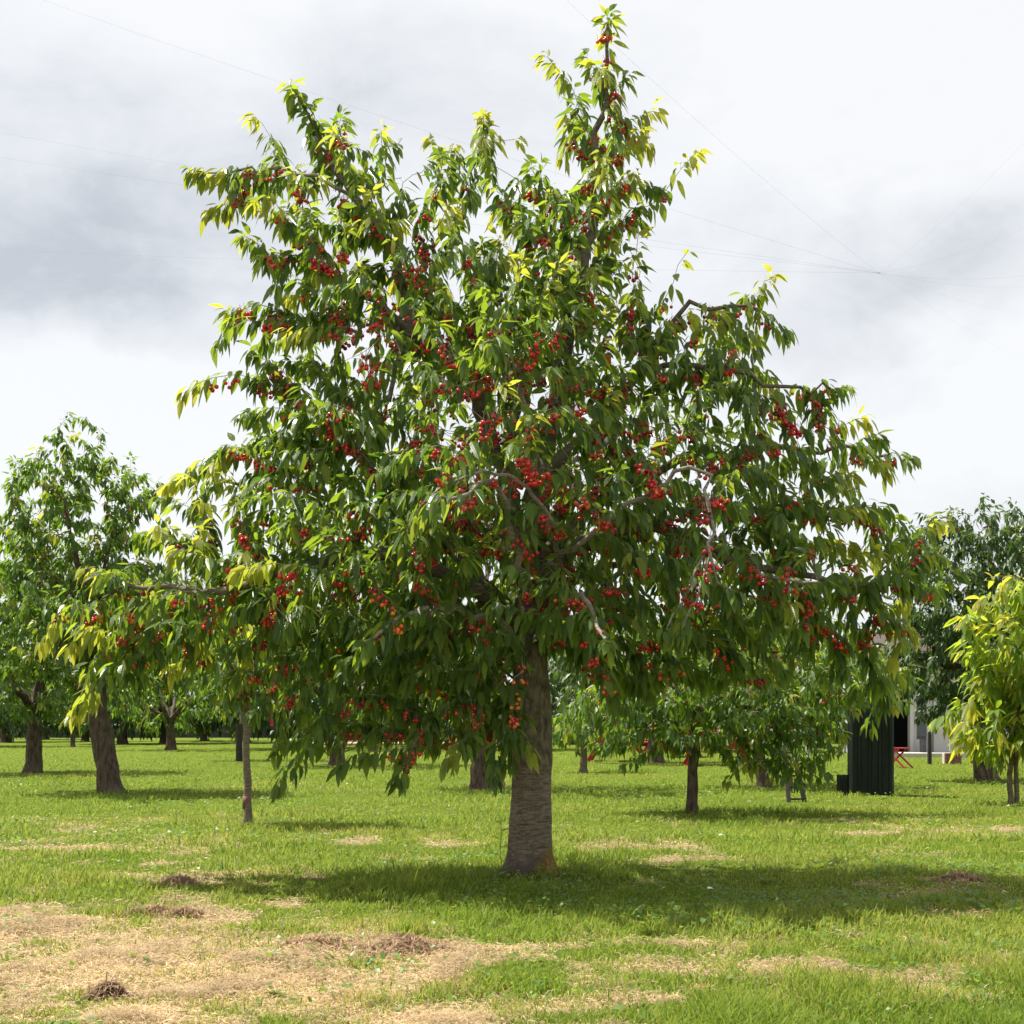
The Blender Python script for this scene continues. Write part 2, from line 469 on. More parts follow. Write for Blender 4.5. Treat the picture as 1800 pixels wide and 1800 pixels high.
CH_COL = np.array([(.50, .012, .018), (.32, .007, .016), (.62, .025, .02), (.18, .005, .014), (.78, .10, .026), (.64, .018, .02), (.82, .22, .05), (.50, .011, .018)])
def ico(sub):
    bm = bmesh.new(); bmesh.ops.create_icosphere(bm, subdivisions=sub, radius=1.0)
    V = np.array([v.co[:] for v in bm.verts]); F = np.array([[v.index for v in f.verts] for f in bm.faces]); bm.free()
    return V, F
ICO2 = ico(2); ICO1 = ico(1)
_cherry_variants = []
def cherry_variants():
    if _cherry_variants: return _cherry_variants
    for i in range(8):
        V, F = ICO2[0].copy(), ICO2[1]
        V[:, 2] *= .92
        V[:, 2] -= .25 * np.exp(-((V[:, 0] ** 2 + V[:, 1] ** 2) / .12)) * (V[:, 2] > 0)
        st = []; n0 = len(V)
        for z, x in ((.6, 0), (2.2, .12), (4.0, .5)):
            for a in range(3): st.append((x + .09 * math.cos(a * 2.1), .09 * math.sin(a * 2.1), z))
        sf = []
        for r in range(2):
            for a in range(3):
                p, q = n0 + r * 3 + a, n0 + r * 3 + (a + 1) % 3
                sf += [(p, q, q + 3), (p, q + 3, p + 3)]
        T = np.vstack([np.tile(CH_COL[i], (n0, 1)), np.tile((.16, .17, .04), (9, 1))])
        me = np_mesh('cherry', np.vstack([V, st]), np.vstack([F, sf]), T); me.materials.append(M['cherry'])
        _cherry_variants.append(me)
    return _cherry_variants

# ------------------------------------------------------------------ tree growth
class Skel:
    def __init__(s):
        s.p = []; s.par = []; s.minr = []; s.plen = []; s.dir = []; s.limb = []; s.kids = []
    def add(s, p, par, minr=0.0, limb=-1):
        i = len(s.p); p = np.asarray(p, float)
        s.p.append(p); s.par.append(par); s.minr.append(minr); s.limb.append(limb); s.kids.append([])
        if par >= 0:
            s.kids[par].append(i); v = p - s.p[par]
            s.plen.append(s.plen[par] + np.linalg.norm(v)); s.dir.append(nrm(v))
        else: s.plen.append(0.0); s.dir.append(np.array([0, 0, 1.0]))
        return i
    def nearest(s, p):
        return int(np.argmin(np.linalg.norm(np.array(s.p) - np.asarray(p), axis=1)))
    def poly(s, pts, r0, r1, par=None, limb=-1, step=.08, wob=.012, rg=rng):
        pts = [np.asarray(q, float) for q in pts]
        if par is None: par = -1
        # smooth resample (Catmull-Rom)
        dense = []
        for i in range(len(pts) - 1):
            a = pts[max(i - 1, 0)]; b = pts[i]; c = pts[i + 1]; d = pts[min(i + 2, len(pts) - 1)]
            k = max(2, int(np.linalg.norm(c - b) / step))
            for q in range(k):
                t = q / k
                dense.append(.5 * (2 * b + (c - a) * t + (2 * a - 5 * b + 4 * c - d) * t * t + (3 * b - a - 3 * c + d) * t ** 3))
        dense.append(pts[-1]); n = len(dense)
        first = 1 if par >= 0 else 0
        for i in range(first, n):
            q = dense[i] + (rg.normal(size=3) * wob if 0 < i < n - 1 else 0)
            par = s.add(q, par, r0 + (r1 - r0) * i / (n - 1), limb)
        return par

def grow(sk, targets, rg, droop=.5, start=0, wl=.22, step=.085, ctr=None):
    tg = np.asarray(targets)
    pos = np.array(sk.p)
    d0 = np.array([np.min(np.linalg.norm(pos[start:] - t, axis=1)) for t in tg])
    tips = []
    for ti in np.argsort(d0):
        t = tg[ti]
        pos = np.array(sk.p); pl = np.array(sk.plen); dr = np.array(sk.dir)
        v = t - pos; d = np.linalg.norm(v, axis=1)
        cosv = (v * dr).sum(1) / np.maximum(d, 1e-6)
        cost = d * (1 + .45 * (1 - cosv)) + wl * pl
        cost[:start] += 1e3
        cost[d < .05] += 1e3
        k = int(np.argmin(cost)); D = d[k]
        out = t - (ctr if ctr is not None else pos[start]); out = nrm(out)
        vd = v[k] / D
        end = nrm(.6 * vd + .5 * out * np.array([1, 1, .3]) + np.array([0, 0, -droop * rg.uniform(.2, 1.2) + (.6 * max(out[2], 0) ** 2)]))
        p0 = pos[k]; p3 = t
        p1 = p0 + D * .35 * nrm(vd * .8 + dr[k] * .45 + np.array([0, 0, .25]))
        p2 = p3 - end * D * .35
        n = max(3, int(D / step)); par = k
        for q in range(1, n + 1):
            u = q / n
            b = (1 - u) ** 3 * p0 + 3 * u * (1 - u) ** 2 * p1 + 3 * u * u * (1 - u) * p2 + u ** 3 * p3
            if q < n: b = b + rg.normal(size=3) * .007
            par = sk.add(b, par)
        tips.append(par)
    return tips

def radii(sk, tip=.0021, ex=2.15):
    n = len(sk.p); r = np.zeros(n)
    for i in range(n - 1, -1, -1):
        k = sk.kids[i]
        r[i] = tip if not k else min(sum(r[c] ** ex for c in k) ** (1 / ex) * 1.006, 9)
        if sk.minr[i] > 0: r[i] = sk.minr[i]
    return r

def chains(sk, r):
    out = []; stack = [0]
    while stack:
        i = stack.pop()
        ch = [sk.par[i]] if sk.par[i] >= 0 else []
        while True:
            ch.append(i)
            ks = sk.kids[i]
            if not ks: break
            same = [c for c in ks if sk.limb[c] >= 0 and sk.limb[c] == sk.limb[i]]
            m = same[0] if same else max(ks, key=lambda c: r[c])
            stack += [c for c in ks if c != m]
            i = m
        if len(ch) > 1: out.append(ch)
    return out

def inpoly(poly, x, y):
    poly = np.asarray(poly, float); r = np.zeros(len(x), bool); j = len(poly) - 1
    for i in range(len(poly)):
        xi, yi = poly[i]; xj, yj = poly[j]
        c = ((yi > y) != (yj > y)) & (x < (xj - xi) * (y - yi) / (yj - yi + 1e-12) + xi)
        r ^= c; j = i
    return r
def edgedist(poly, x, y):
    poly = np.asarray(poly, float); best = np.full(len(x), 1e9)
    for i in range(len(poly)):
        a = poly[i]; b = poly[(i + 1) % len(poly)]; ab = b - a
        t = np.clip(((x - a[0]) * ab[0] + (y - a[1]) * ab[1]) / (ab @ ab), 0, 1)
        best = np.minimum(best, np.hypot(x - a[0] - t * ab[0], y - a[1] - t * ab[1]))
    return best

def thin(pts, mind, keep=0):
    out = []
    for i, p in enumerate(pts):
        if i < keep or not out or np.min(np.linalg.norm(np.array(out) - p, axis=1)) > mind: out.append(p)
    return np.array(out)

def emit_leaves(sk, r, chs, rg, llen, spacing=.036, shoot=.42, spur_p=.6, rmax=.011, topz=None, young_p=.12, spur_n=(3, 7), gap=1.0):
    """returns dict of leaf arrays, plus spur spots for the fruit"""
    B = []; D = []; Nn = []; L = []; Y = []; Q = []; spots = []
    Z = np.array([0, 0, 1.0])
    for ch in chs:
        pts = np.array([sk.p[i] for i in ch]); rr = np.array([r[i] for i in ch])
        seg = np.linalg.norm(np.diff(pts, axis=0), axis=1); al = np.concatenate([[0], np.cumsum(seg)]); tot = al[-1]
        is_tip = not sk.kids[ch[-1]]
        tan = nrm(np.gradient(pts, axis=0))
        ang = rg.uniform(0, 6.28); ydeg = rg.random()
        yng = ydeg < (young_p(pts[-1]) if callable(young_p) else young_p * 2.2)
        a = max(0.0, tot - shoot) if is_tip else tot
        a0 = a
        def at(x):
            i = min(max(np.searchsorted(al, x) - 1, 0), len(pts) - 2); f = (x - al[i]) / max(seg[i], 1e-6)
            return pts[i] * (1 - f) + pts[i + 1] * f, tan[i], rr[i]
        def put(p, t, an, rd, end, y):
            ref = np.cross(t, Z); 
            if np.linalg.norm(ref) < .15: ref = np.cross(t, np.array([1.0, 0, 0]))
            u = nrm(ref); w = np.cross(u, t)
            o = u * math.cos(an) + w * math.sin(an)
            pd = nrm(o * .8 + t * (.5 + .5 * end) + np.array([0, 0, .05]) + rg.normal(size=3) * .15)
            base = p + pd * rg.uniform(.012, .036) + o * rd
            up = max(t[2], 0) * end
            d = nrm(o * .55 + t * (.28 + .45 * end) + np.array([0, 0, -1.0 + .5 * up]) * rg.uniform(.6, 1.4) + rg.normal(size=3) * .2)
            nv = o * .55 + Z * .75 + t * .2 * end + rg.normal(size=3) * .28
            B.append(base); D.append(d); Nn.append(nv); Q.append(p)
            L.append(llen * rg.uniform(.55, 1.22) * (1 - .25 * end * rg.random())); Y.append(y)
        while a < tot and is_tip:
            p, t, rd = at(a); end = max(0.0, (a - a0) / max(tot - a0, .05))
            y = np.clip((end - .35) * 1.6, 0, 1) * rg.uniform(.4, 1.0) if yng else (0.0 if rg.random() > .05 else rg.uniform(.1, .5))
            if end < .6 and rg.random() < .22: spots.append(p)
            put(p, t, ang, rd, end ** 2, y); ang += 2.4; a += spacing * rg.uniform(.7, 1.3)
        if is_tip:
            p, t, rd = at(tot)
            for q in range(4):
                put(p, t, ang, rd, .8, rg.uniform(.3, 1.0) if yng else .05); ang += 2.4 * rg.uniform(.8, 1.2)
        x = rg.uniform(.02, .1)
        while x < a0:
            p, t, rd = at(x)
            if rd < rmax and rg.random() < spur_p:
                k = rg.integers(spur_n[0], spur_n[1])
                st = p + rg.normal(size=3) * .012
                for q in range(k):
                    put(st, nrm(t * .3 + Z * .4 + rg.normal(size=3) * .4), ang, rd, .3, 0 if rg.random() > .04 else .4); ang += 2.4
            if rd < .008: spots.append(p)
            x += rg.uniform(.045, .085) * gap
    return dict(B=np.array(B), D=np.array(D), N=np.array(Nn), L=np.array(L), Y=np.array(Y), Q=np.array(Q)), np.array(spots) if spots else np.zeros((0, 3))

def make_fruit(spots, rg, nclump, per, rad, orange=.2, reach=.16, zbias=None):
    """cherry positions: clumps of short stalked bunches near spur spots"""
    out = []
    if len(spots) == 0: return np.zeros((0, 3)), np.zeros(0, int), np.zeros(0)
    for c in rg.choice(len(spots), min(nclump, len(spots)), replace=False):
        near = spots[np.linalg.norm(spots - spots[c], axis=1) < reach]
        col = rg.choice([0, 1, 5, 7, 3, 0, 2]) if rg.random() > (orange if zbias is None else orange * zbias(spots[c])) else rg.choice([4, 6, 2, 4])
        k = max(2, int(rg.normal(per, per * .4)))
        loc = []
        for q in range(k):
            for tr in range(8):
                b = near[rg.integers(len(near))] + np.append(rg.normal(size=2) * .016, -rg.uniform(.03, .072))
                if not loc or np.min(np.linalg.norm(np.array(loc) - b, axis=1)) > rad * 1.75: break
            loc.append(b)
            cc = col if rg.random() < .6 else rg.choice([0, 1, 2, 5, col])
            out.append((b, cc))
    p = np.array([o[0] for o in out]); return p, np.array([o[1] for o in out]), rad * rg.uniform(.8, 1.15, len(p))

def fruit_mesh(p, ci, rad, off, low=False):
    V0, F0 = (ICO1 if low else ICO2); n = len(p)
    V = p[:, None] - off + V0[None] * rad[:, None, None]
    F = (F0[None] + (np.arange(n) * len(V0))[:, None, None]).reshape(-1, 3)
    T = np.repeat(CH_COL[ci], len(V0), 0)
    V = V.reshape(-1, 3)
    if not low:   # stalks
        top = p + np.random.default_rng(1).normal(size=p.shape) * .008 + np.array([0, 0, .05]) - off
        a = p - off + np.array([0, 0, 1.0]) * rad[:, None] * .6
        S = np.stack([a + [.0009, 0, 0], a - [.0009, 0, 0], top - [.0009, 0, 0], top + [.0009, 0, 0],
                      a + [0, .0009, 0], a - [0, .0009, 0], top - [0, .0009, 0], top + [0, .0009, 0]], 1)
        f = np.array([(0, 1, 2), (0, 2, 3), (4, 5, 6), (4, 6, 7)])
        F = np.vstack([F, (f[None] + (np.arange(n) * 8)[:, None, None]).reshape(-1, 3) + len(V)])
        V = np.vstack([V, S.reshape(-1, 3)]); T = np.vstack([T, np.tile((.16, .17, .04), (n * 8, 1))])
    return np_mesh('cherries', V, F, T)

def leaf_tint(lv, rg, shift=0.0):
    n = len(lv['L'])
    return np.stack([np.clip(rg.beta(1.3, 1.5, n) + shift, 0, 1), np.clip(lv['Y'], 0, 1), rg.random(n)], 1)

def build_foliage(root, off, lv, rg, m, parts=0, simple=False, shift=0.0, wr=.2, name='foliage', key='leaf'):
    n = len(lv['L']); tint = leaf_tint(lv, rg, shift)
    sel = np.zeros(n, bool)
    if parts:
        # leaves that show largest: nearest to the camera, and turned towards it
        c = lv['B'] - np.array([0, 0, CAM_H]); dist = np.linalg.norm(c, axis=1)
        px = 900 + FPX * c[:, 0] / c[:, 1]; py = HOR - FPX * c[:, 2] / c[:, 1]
        face = np.abs((nrm(lv['N']) * c / dist[:, None]).sum(1))
        score = lv['L'] / dist * (.5 + .5 * face); score[(px < 0) | (px > 1800) | (py < 0) | (py > 1790)] = 0
        # spread over the crown: best of random cells
        cell = (px // 60).astype(int) * 1000 + (py // 60).astype(int)
        order = np.argsort(-score); seen = {}; pick = []
        for i in order:
            if seen.get(cell[i], 0) < 3: seen[cell[i]] = seen.get(cell[i], 0) + 1; pick.append(i)
            if len(pick) >= parts: break
        sel[pick] = True
        vs = leaf_variants(m, key)
        for i in pick:
            d = nrm(lv['D'][i] + np.array([0, 0, -.12])); s = nrm(np.cross(d, lv['N'][i])); nv = np.cross(s, d)
            me = vs[7] if tint[i, 1] > .4 else vs[int(np.clip(tint[i, 0] * 7, 0, 6))]
            o = link('leaf', me, None, root); L = float(lv['L'][i])
            R = Matrix(((s[0], d[0], nv[0]), (s[1], d[1], nv[1]), (s[2], d[2], nv[2]))).to_4x4()
            o.matrix_local = Matrix.Translation(Vector(lv['B'][i] - off)) @ R @ Matrix.Scale(L, 4)
    k = ~sel
    V, F, T, U = leaf_np(lv['B'][k] - off, nrm(lv['D'][k]), nrm(lv['N'][k]), lv['L'][k], lv['L'][k] * wr * rg.uniform(.85, 1.15, k.sum()), tint[k],
                         None if simple else lv['Q'][k] - off, rg.uniform(.0, .4, k.sum()), simple, rg.uniform(.02, .55, k.sum()))
    o = link(name, np_mesh(name, V, F, T, None if simple else U), m, root); tag(o, kind='stuff')
    return o

def build_fruit(root, off, p, ci, rad, parts=0, low=False):
    if len(p) == 0: return
    sel = np.zeros(len(p), bool)
    if parts:
        c = p - np.array([0, 0, CAM_H]); dist = np.linalg.norm(c, axis=1)
        px = 900 + FPX * c[:, 0] / c[:, 1]; py = HOR - FPX * c[:, 2] / c[:, 1]
        sc = 1 / dist; sc[(px < 0) | (px > 1800)] = 0
        pick = np.argsort(-sc)[:parts]; sel[pick] = True
        vs = cherry_variants()
        for i in pick:
            o = link('cherry', vs[int(ci[i])], None, root)
            o.location = Vector(p[i] - off); o.scale = (float(rad[i]),) * 3; o.rotation_euler = (0, 0, float(i) * 1.7)
    if (~sel).sum():
        o = link('cherries', fruit_mesh(p[~sel], ci[~sel], rad[~sel], off, low), M['cherry'], root); tag(o, kind='stuff')

def build_wood(root, off, sk, r, chs, m_limb, m_twig, skip=(), rlimb=.012, rg=rng):
    tw = Tubes(); names = 0
    for ci_, ch in enumerate(chs):
        pts = np.array([sk.p[i] for i in ch]); rr = np.array([r[i] for i in ch])
        if len(ch) > 1: rr[0] = min(rr[0], rr[1] * 1.25)
        if ch[-1] in skip or sk.limb[ch[-1]] in skip: continue
        mx = rr.max()
        sides = 12 if mx > .03 else 7 if mx > .01 else 4 if mx > .0045 else 3
        if mx > rlimb and m_limb is not None:
            t = Tubes(); t.add(pts, rr, sides, .11, ci_); t.build('branch', m_limb if mx > .02 and not (pts[-1][1] < 7.1 and m_limb is M['bark_limb']) else m_twig, root, off)
        else:
            tw.add(pts, rr, sides)
    o = tw.build('twigs', m_twig, root, off)
    if o: tag(o, kind='stuff')

# ------------------------------------------------------------------ ground
def build_ground():
    yy = np.concatenate([np.linspace(-12, 2.8, 16)[:-1], np.geomspace(2.8, 16, 240), np.geomspace(16, 900, 90)[1:]])
    u = np.linspace(-1, 1, 261)
    X = u[None, :] * (3.5 + .62 * np.clip(yy, 2, 900) + np.where(yy < 2.8, 3, 0))[:, None] * np.where(np.abs(u) > .93, 1 + 14 * (np.abs(u) - .93), 1)[None, :]
    Yg = np.repeat(yy[:, None], len(u), 1)
    Z = ground_z(X, Yg) * np.clip(1.3 - Yg / 300, 0, 1)
    dr = dryness(X, Yg)
    V = np.stack([X, Yg, Z], -1).reshape(-1, 3)
    a = (np.arange(len(yy) - 1)[:, None] * len(u) + np.arange(len(u) - 1)[None]).ravel()
    F = np.stack([a, a + 1, a + len(u) + 1, a + len(u)], 1)
    T = np.stack([dr.ravel()] * 3, 1)
    m, t = mat('lawn_soil')
    out = nn(t, 'ShaderNodeOutputMaterial'); b = nn(t, 'ShaderNodeBsdfPrincipled', Roughness=.95)
    b.inputs['Specular IOR Level'].default_value = .1
    at = nn(t, 'ShaderNodeAttribute'); at.attribute_name = 'tint'
    tcn = nn(t, 'ShaderNodeTexCoord')
    def noise(sc, det=6.0):
        n = nn(t, 'ShaderNodeTexNoise', Scale=sc, Detail=det, Roughness=.65); t.links.new(tcn.outputs['Object'], n.inputs['Vector']); return n.outputs['Fac']
    def ramp(f, stops):
        r = nn(t, 'ShaderNodeValToRGB'); t.links.new(f, r.inputs[0]); e = r.color_ramp.elements
        e[0].position = stops[0][0]; e[0].color = (*stops[0][1], 1); e[1].position = stops[-1][0]; e[1].color = (*stops[-1][1], 1)
        for p_, c_ in stops[1:-1]: q = e.new(p_); q.color = (*c_, 1)
        return r.outputs[0]
    n1 = noise(38.0); n2 = noise(5.0); n3 = noise(160.0, 3.0)
    dryc = ramp(n1, [(.3, (.13, .09, .05)), (.47, (.31, .23, .125)), (.68, (.48, .37, .22))])
    grn = ramp(n1, [(.3, (.05, .072, .009)), (.55, (.12, .17, .012)), (.75, (.19, .23, .022))])
    ad = nn(t, 'ShaderNodeMath'); ad.operation = 'MULTIPLY_ADD'; t.links.new(n1, ad.inputs[0]); ad.inputs[1].default_value = .7; t.links.new(at.outputs['Fac'], ad.inputs[2])
    mr = nn(t, 'ShaderNodeMapRange'); t.links.new(ad.outputs[0], mr.inputs[0]); mr.inputs[1].default_value = .5; mr.inputs[2].default_value = .75
    mx = nn(t, 'ShaderNodeMix'); mx.data_type = 'RGBA'; t.links.new(mr.outputs[0], mx.inputs[0]); t.links.new(grn, mx.inputs[6]); t.links.new(dryc, mx.inputs[7])
    t.links.new(mx.outputs[2], b.inputs['Base Color'])
    hs = nn(t, 'ShaderNodeMath'); hs.operation = 'ADD'; t.links.new(n1, hs.inputs[0]); t.links.new(n3, hs.inputs[1])
    bp = nn(t, 'ShaderNodeBump', Strength=.9, Distance=.02); t.links.new(hs.outputs[0], bp.inputs['Height']); t.links.new(bp.outputs[0], b.inputs['Normal'])
    t.links.new(b.outputs[0], out.inputs[0])
    o = link('ground', np_mesh('ground', V, F, T), m); tag(o, kind='structure')
build_ground()

def grass_mat(name):
    m, t = mat(name)
    out = nn(t, 'ShaderNodeOutputMaterial'); b = nn(t, 'ShaderNodeBsdfPrincipled', Roughness=.55)
    b.inputs['Specular IOR Level'].default_value = .15
    tl = nn(t, 'ShaderNodeBsdfTranslucent'); mx = nn(t, 'ShaderNodeMixShader'); mx.inputs[0].default_value = .4
    at = nn(t, 'ShaderNodeAttribute'); at.attribute_name = 'tint'
    t.links.new(at.outputs['Color'], b.inputs['Base Color'])
    hs = nn(t, 'ShaderNodeHueSaturation', Value=1.7); t.links.new(at.outputs['Color'], hs.inputs['Color']); t.links.new(hs.outputs[0], tl.inputs[0])
    t.links.new(b.outputs[0], mx.inputs[1]); t.links.new(tl.outputs[0], mx.inputs[2]); t.links.new(mx.outputs[0], out.inputs[0])
    return m
M['grass'] = grass_mat('grass_blade')
M['straw'] = simple_mat('straw', (.5, .38, .22), .8)

def blades(x, y, h, w, col, lean, rg):
    n = len(x); z = ground_z(x, y)
    base = np.stack([x, y, z - .004], 1)
    az = rg.uniform(0, 2 * np.pi, n); ln = lean * rg.uniform(.3, 1.3, n)
    dirv = np.stack([np.cos(az) * ln, np.sin(az) * ln, np.ones(n)], 1); dirv = nrm(dirv)
    sa = az + np.pi / 2 + rg.normal(0, .6, n)
    s = np.stack([np.cos(sa), np.sin(sa), np.zeros(n)], 1) * (w / 2)[:, None]
    mid = base + dirv * (h * .55)[:, None]
    tip = mid + nrm(dirv + np.stack([np.cos(az), np.sin(az), -.15 * np.ones(n)], 1) * (ln * .9)[:, None]) * (h * .5)[:, None]
    V = np.stack([base - s, base + s, mid - s * .8, mid + s * .8, tip], 1).reshape(-1, 3)
    F = (np.array([(0, 1, 3), (0, 3, 2), (2, 3, 4)])[None] + (np.arange(n) * 5)[:, None, None]).reshape(-1, 3)
    return V, F, np.repeat(col, 5, 0)

def sample_ground(n, y0, y1, ex, rg, spread=.43):
    u = rg.random(n)
    y = (y0 ** (1 - ex) + u * (y1 ** (1 - ex) - y0 ** (1 - ex))) ** (1 / (1 - ex))
    x = rg.uniform(-1, 1, n) * (spread * y + .5)
    return x, y

def build_grass():
    rg = np.random.default_rng(21)
    x, y = sample_ground(400000, 3.4, 55, 1.35, rg)
    d = dryness(x, y); tuft = fbm(x, y, 1.7, 3, 71); tuft2 = fbm(x, y, 6.0, 2, 91)
    keep = (np.hypot((x - .1) / .28, (y - 7.72) / .2) > 1) | (rg.random(len(x)) < .35)
    keep &= rg.random(len(x)) < np.clip(1.05 - .9 * d, .34, 1) * np.clip(.35 + 1.3 * tuft2, .3, 1)
    x, y, d, tuft, tuft2 = x[keep], y[keep], d[keep], tuft[keep], tuft2[keep]
    near = np.exp(-(((x - .02) / .75) ** 2 + ((y - 7.95) / .38) ** 2))
    edge = np.exp(-(((x + .45) / .5) ** 2 + ((y - 7.6) / .35) ** 2))
    h = (.022 + .055 * np.clip((tuft - .42) * 3, 0, 1) + .03 * np.clip((tuft2 - .5) * 3, 0, 1)) * (1 - .5 * d) * rg.uniform(.6, 1.4, len(x))
    h = h + .05 * edge * (np.hypot(x - .1, y - 7.9) > .3) * rg.uniform(.3, 1.2, len(x))
    h = h * np.clip(1 - (y - 12) / 60, .6, 1)
    h = np.where((y < 7.0) & (x > -.6), h * 1.25, h)
    w = (.0022 + .00050 * y) * rg.uniform(.7, 1.3, len(x))
    g = np.array([.148, .222, .022]); g2 = np.array([.262, .305, .044]); gy = np.array([.40, .335, .09]); gd = np.array([.085, .16, .012])
    a = rg.random((len(x), 1)); c = g * (1 - a) + g2 * a
    c = np.where(rg.random((len(x), 1)) < .22, gd[None], c)
    hue = np.clip((fbm(x, y, 1.1, 3, 131) - .35) * 2.2, 0, 1)[:, None]
    c = c * (1 - .6 * hue) + gd * .6 * hue
    yel = np.clip((fbm(x, y, .55, 4, 171) - .5) * 3.5, 0, 1)[:, None] * (rg.random((len(x), 1)) < .6)
    c = c * (1 - .4 * yel) + gy * .4 * yel
    yl = np.clip(d * 1.3 + .12, 0, 1)[:, None] * (rg.random((len(x), 1)) < .55)
    c = c * (1 - .75 * yl) + gy * .75 * yl
    V, F, T = blades(x, y, h, w, c, .75, rg)
    o = link('lawn_grass', np_mesh('lawn_grass', V, F, T), M['grass'])
    tag(o, 'short green lawn grass under and between the cherry trees', 'grass', kind='stuff')
    print('grass', len(x))
    # dry clippings lying on the lawn
    x, y = sample_ground(900000, 3.4, 24, 1.5, rg)
    d = dryness(x, y); cl = fbm(x, y, 5.0, 3, 201)
    keep = rg.random(len(x)) < np.clip(d * 1.25 - .12, .012, 1) * np.clip((cl - .25) * 2.2, .15, 1)
    x, y, d, cl = x[keep], y[keep], d[keep], cl[keep]; n = len(x)
    z = ground_z(x, y) + rg.uniform(.0, .012, n) + .03 * np.clip((cl - .5) * 3, 0, 1) * rg.random(n)
    L = rg.uniform(.012, .045, n) * (1 + .05 * y); az = rg.uniform(0, 6.28, n); el = rg.normal(0, .28, n)
    dv = np.stack([np.cos(az) * np.cos(el), np.sin(az) * np.cos(el), np.sin(el)], 1)
    s = np.stack([-np.sin(az), np.cos(az), rg.normal(0, .5, n)], 1) * ((.0004 + .00022 * y) * rg.uniform(.6, 1.4, n))[:, None]
    b0 = np.stack([x, y, z], 1); b1 = b0 + dv * L[:, None] * .5 + np.stack([np.zeros(n), np.zeros(n), rg.uniform(0, .008, n)], 1)
    b2 = b0 + dv * L[:, None] + np.stack([np.zeros(n), np.zeros(n), -.1 * L], 1)
    V = np.stack([b0 - s, b1 + s, b1 - s, b2], 1).reshape(-1, 3)
    F = (np.array([(0, 1, 2), (2, 1, 3)])[None] + (np.arange(n) * 4)[:, None, None]).reshape(-1, 3)
    a = rg.random((n, 1)); br = np.clip((cl - .52) * 4, 0, 1)[:, None] * rg.random((n, 1))
    br = np.clip((cl - .46) * 4, 0, 1)[:, None] * (.3 + .7 * rg.random((n, 1)))
    c = (np.array([.40, .285, .155]) * (1 - a) + np.array([.68, .54, .34]) * a) * (1 - .5 * br)
    T = np.repeat(c, 4, 0)
    o = link('dry_clippings', np_mesh('dry_clippings', V, F, T), M['grass'])
    tag(o, 'pale dry grass clippings scattered in patches over the lawn', 'clippings', kind='stuff')
    print('straw', n)
build_grass()

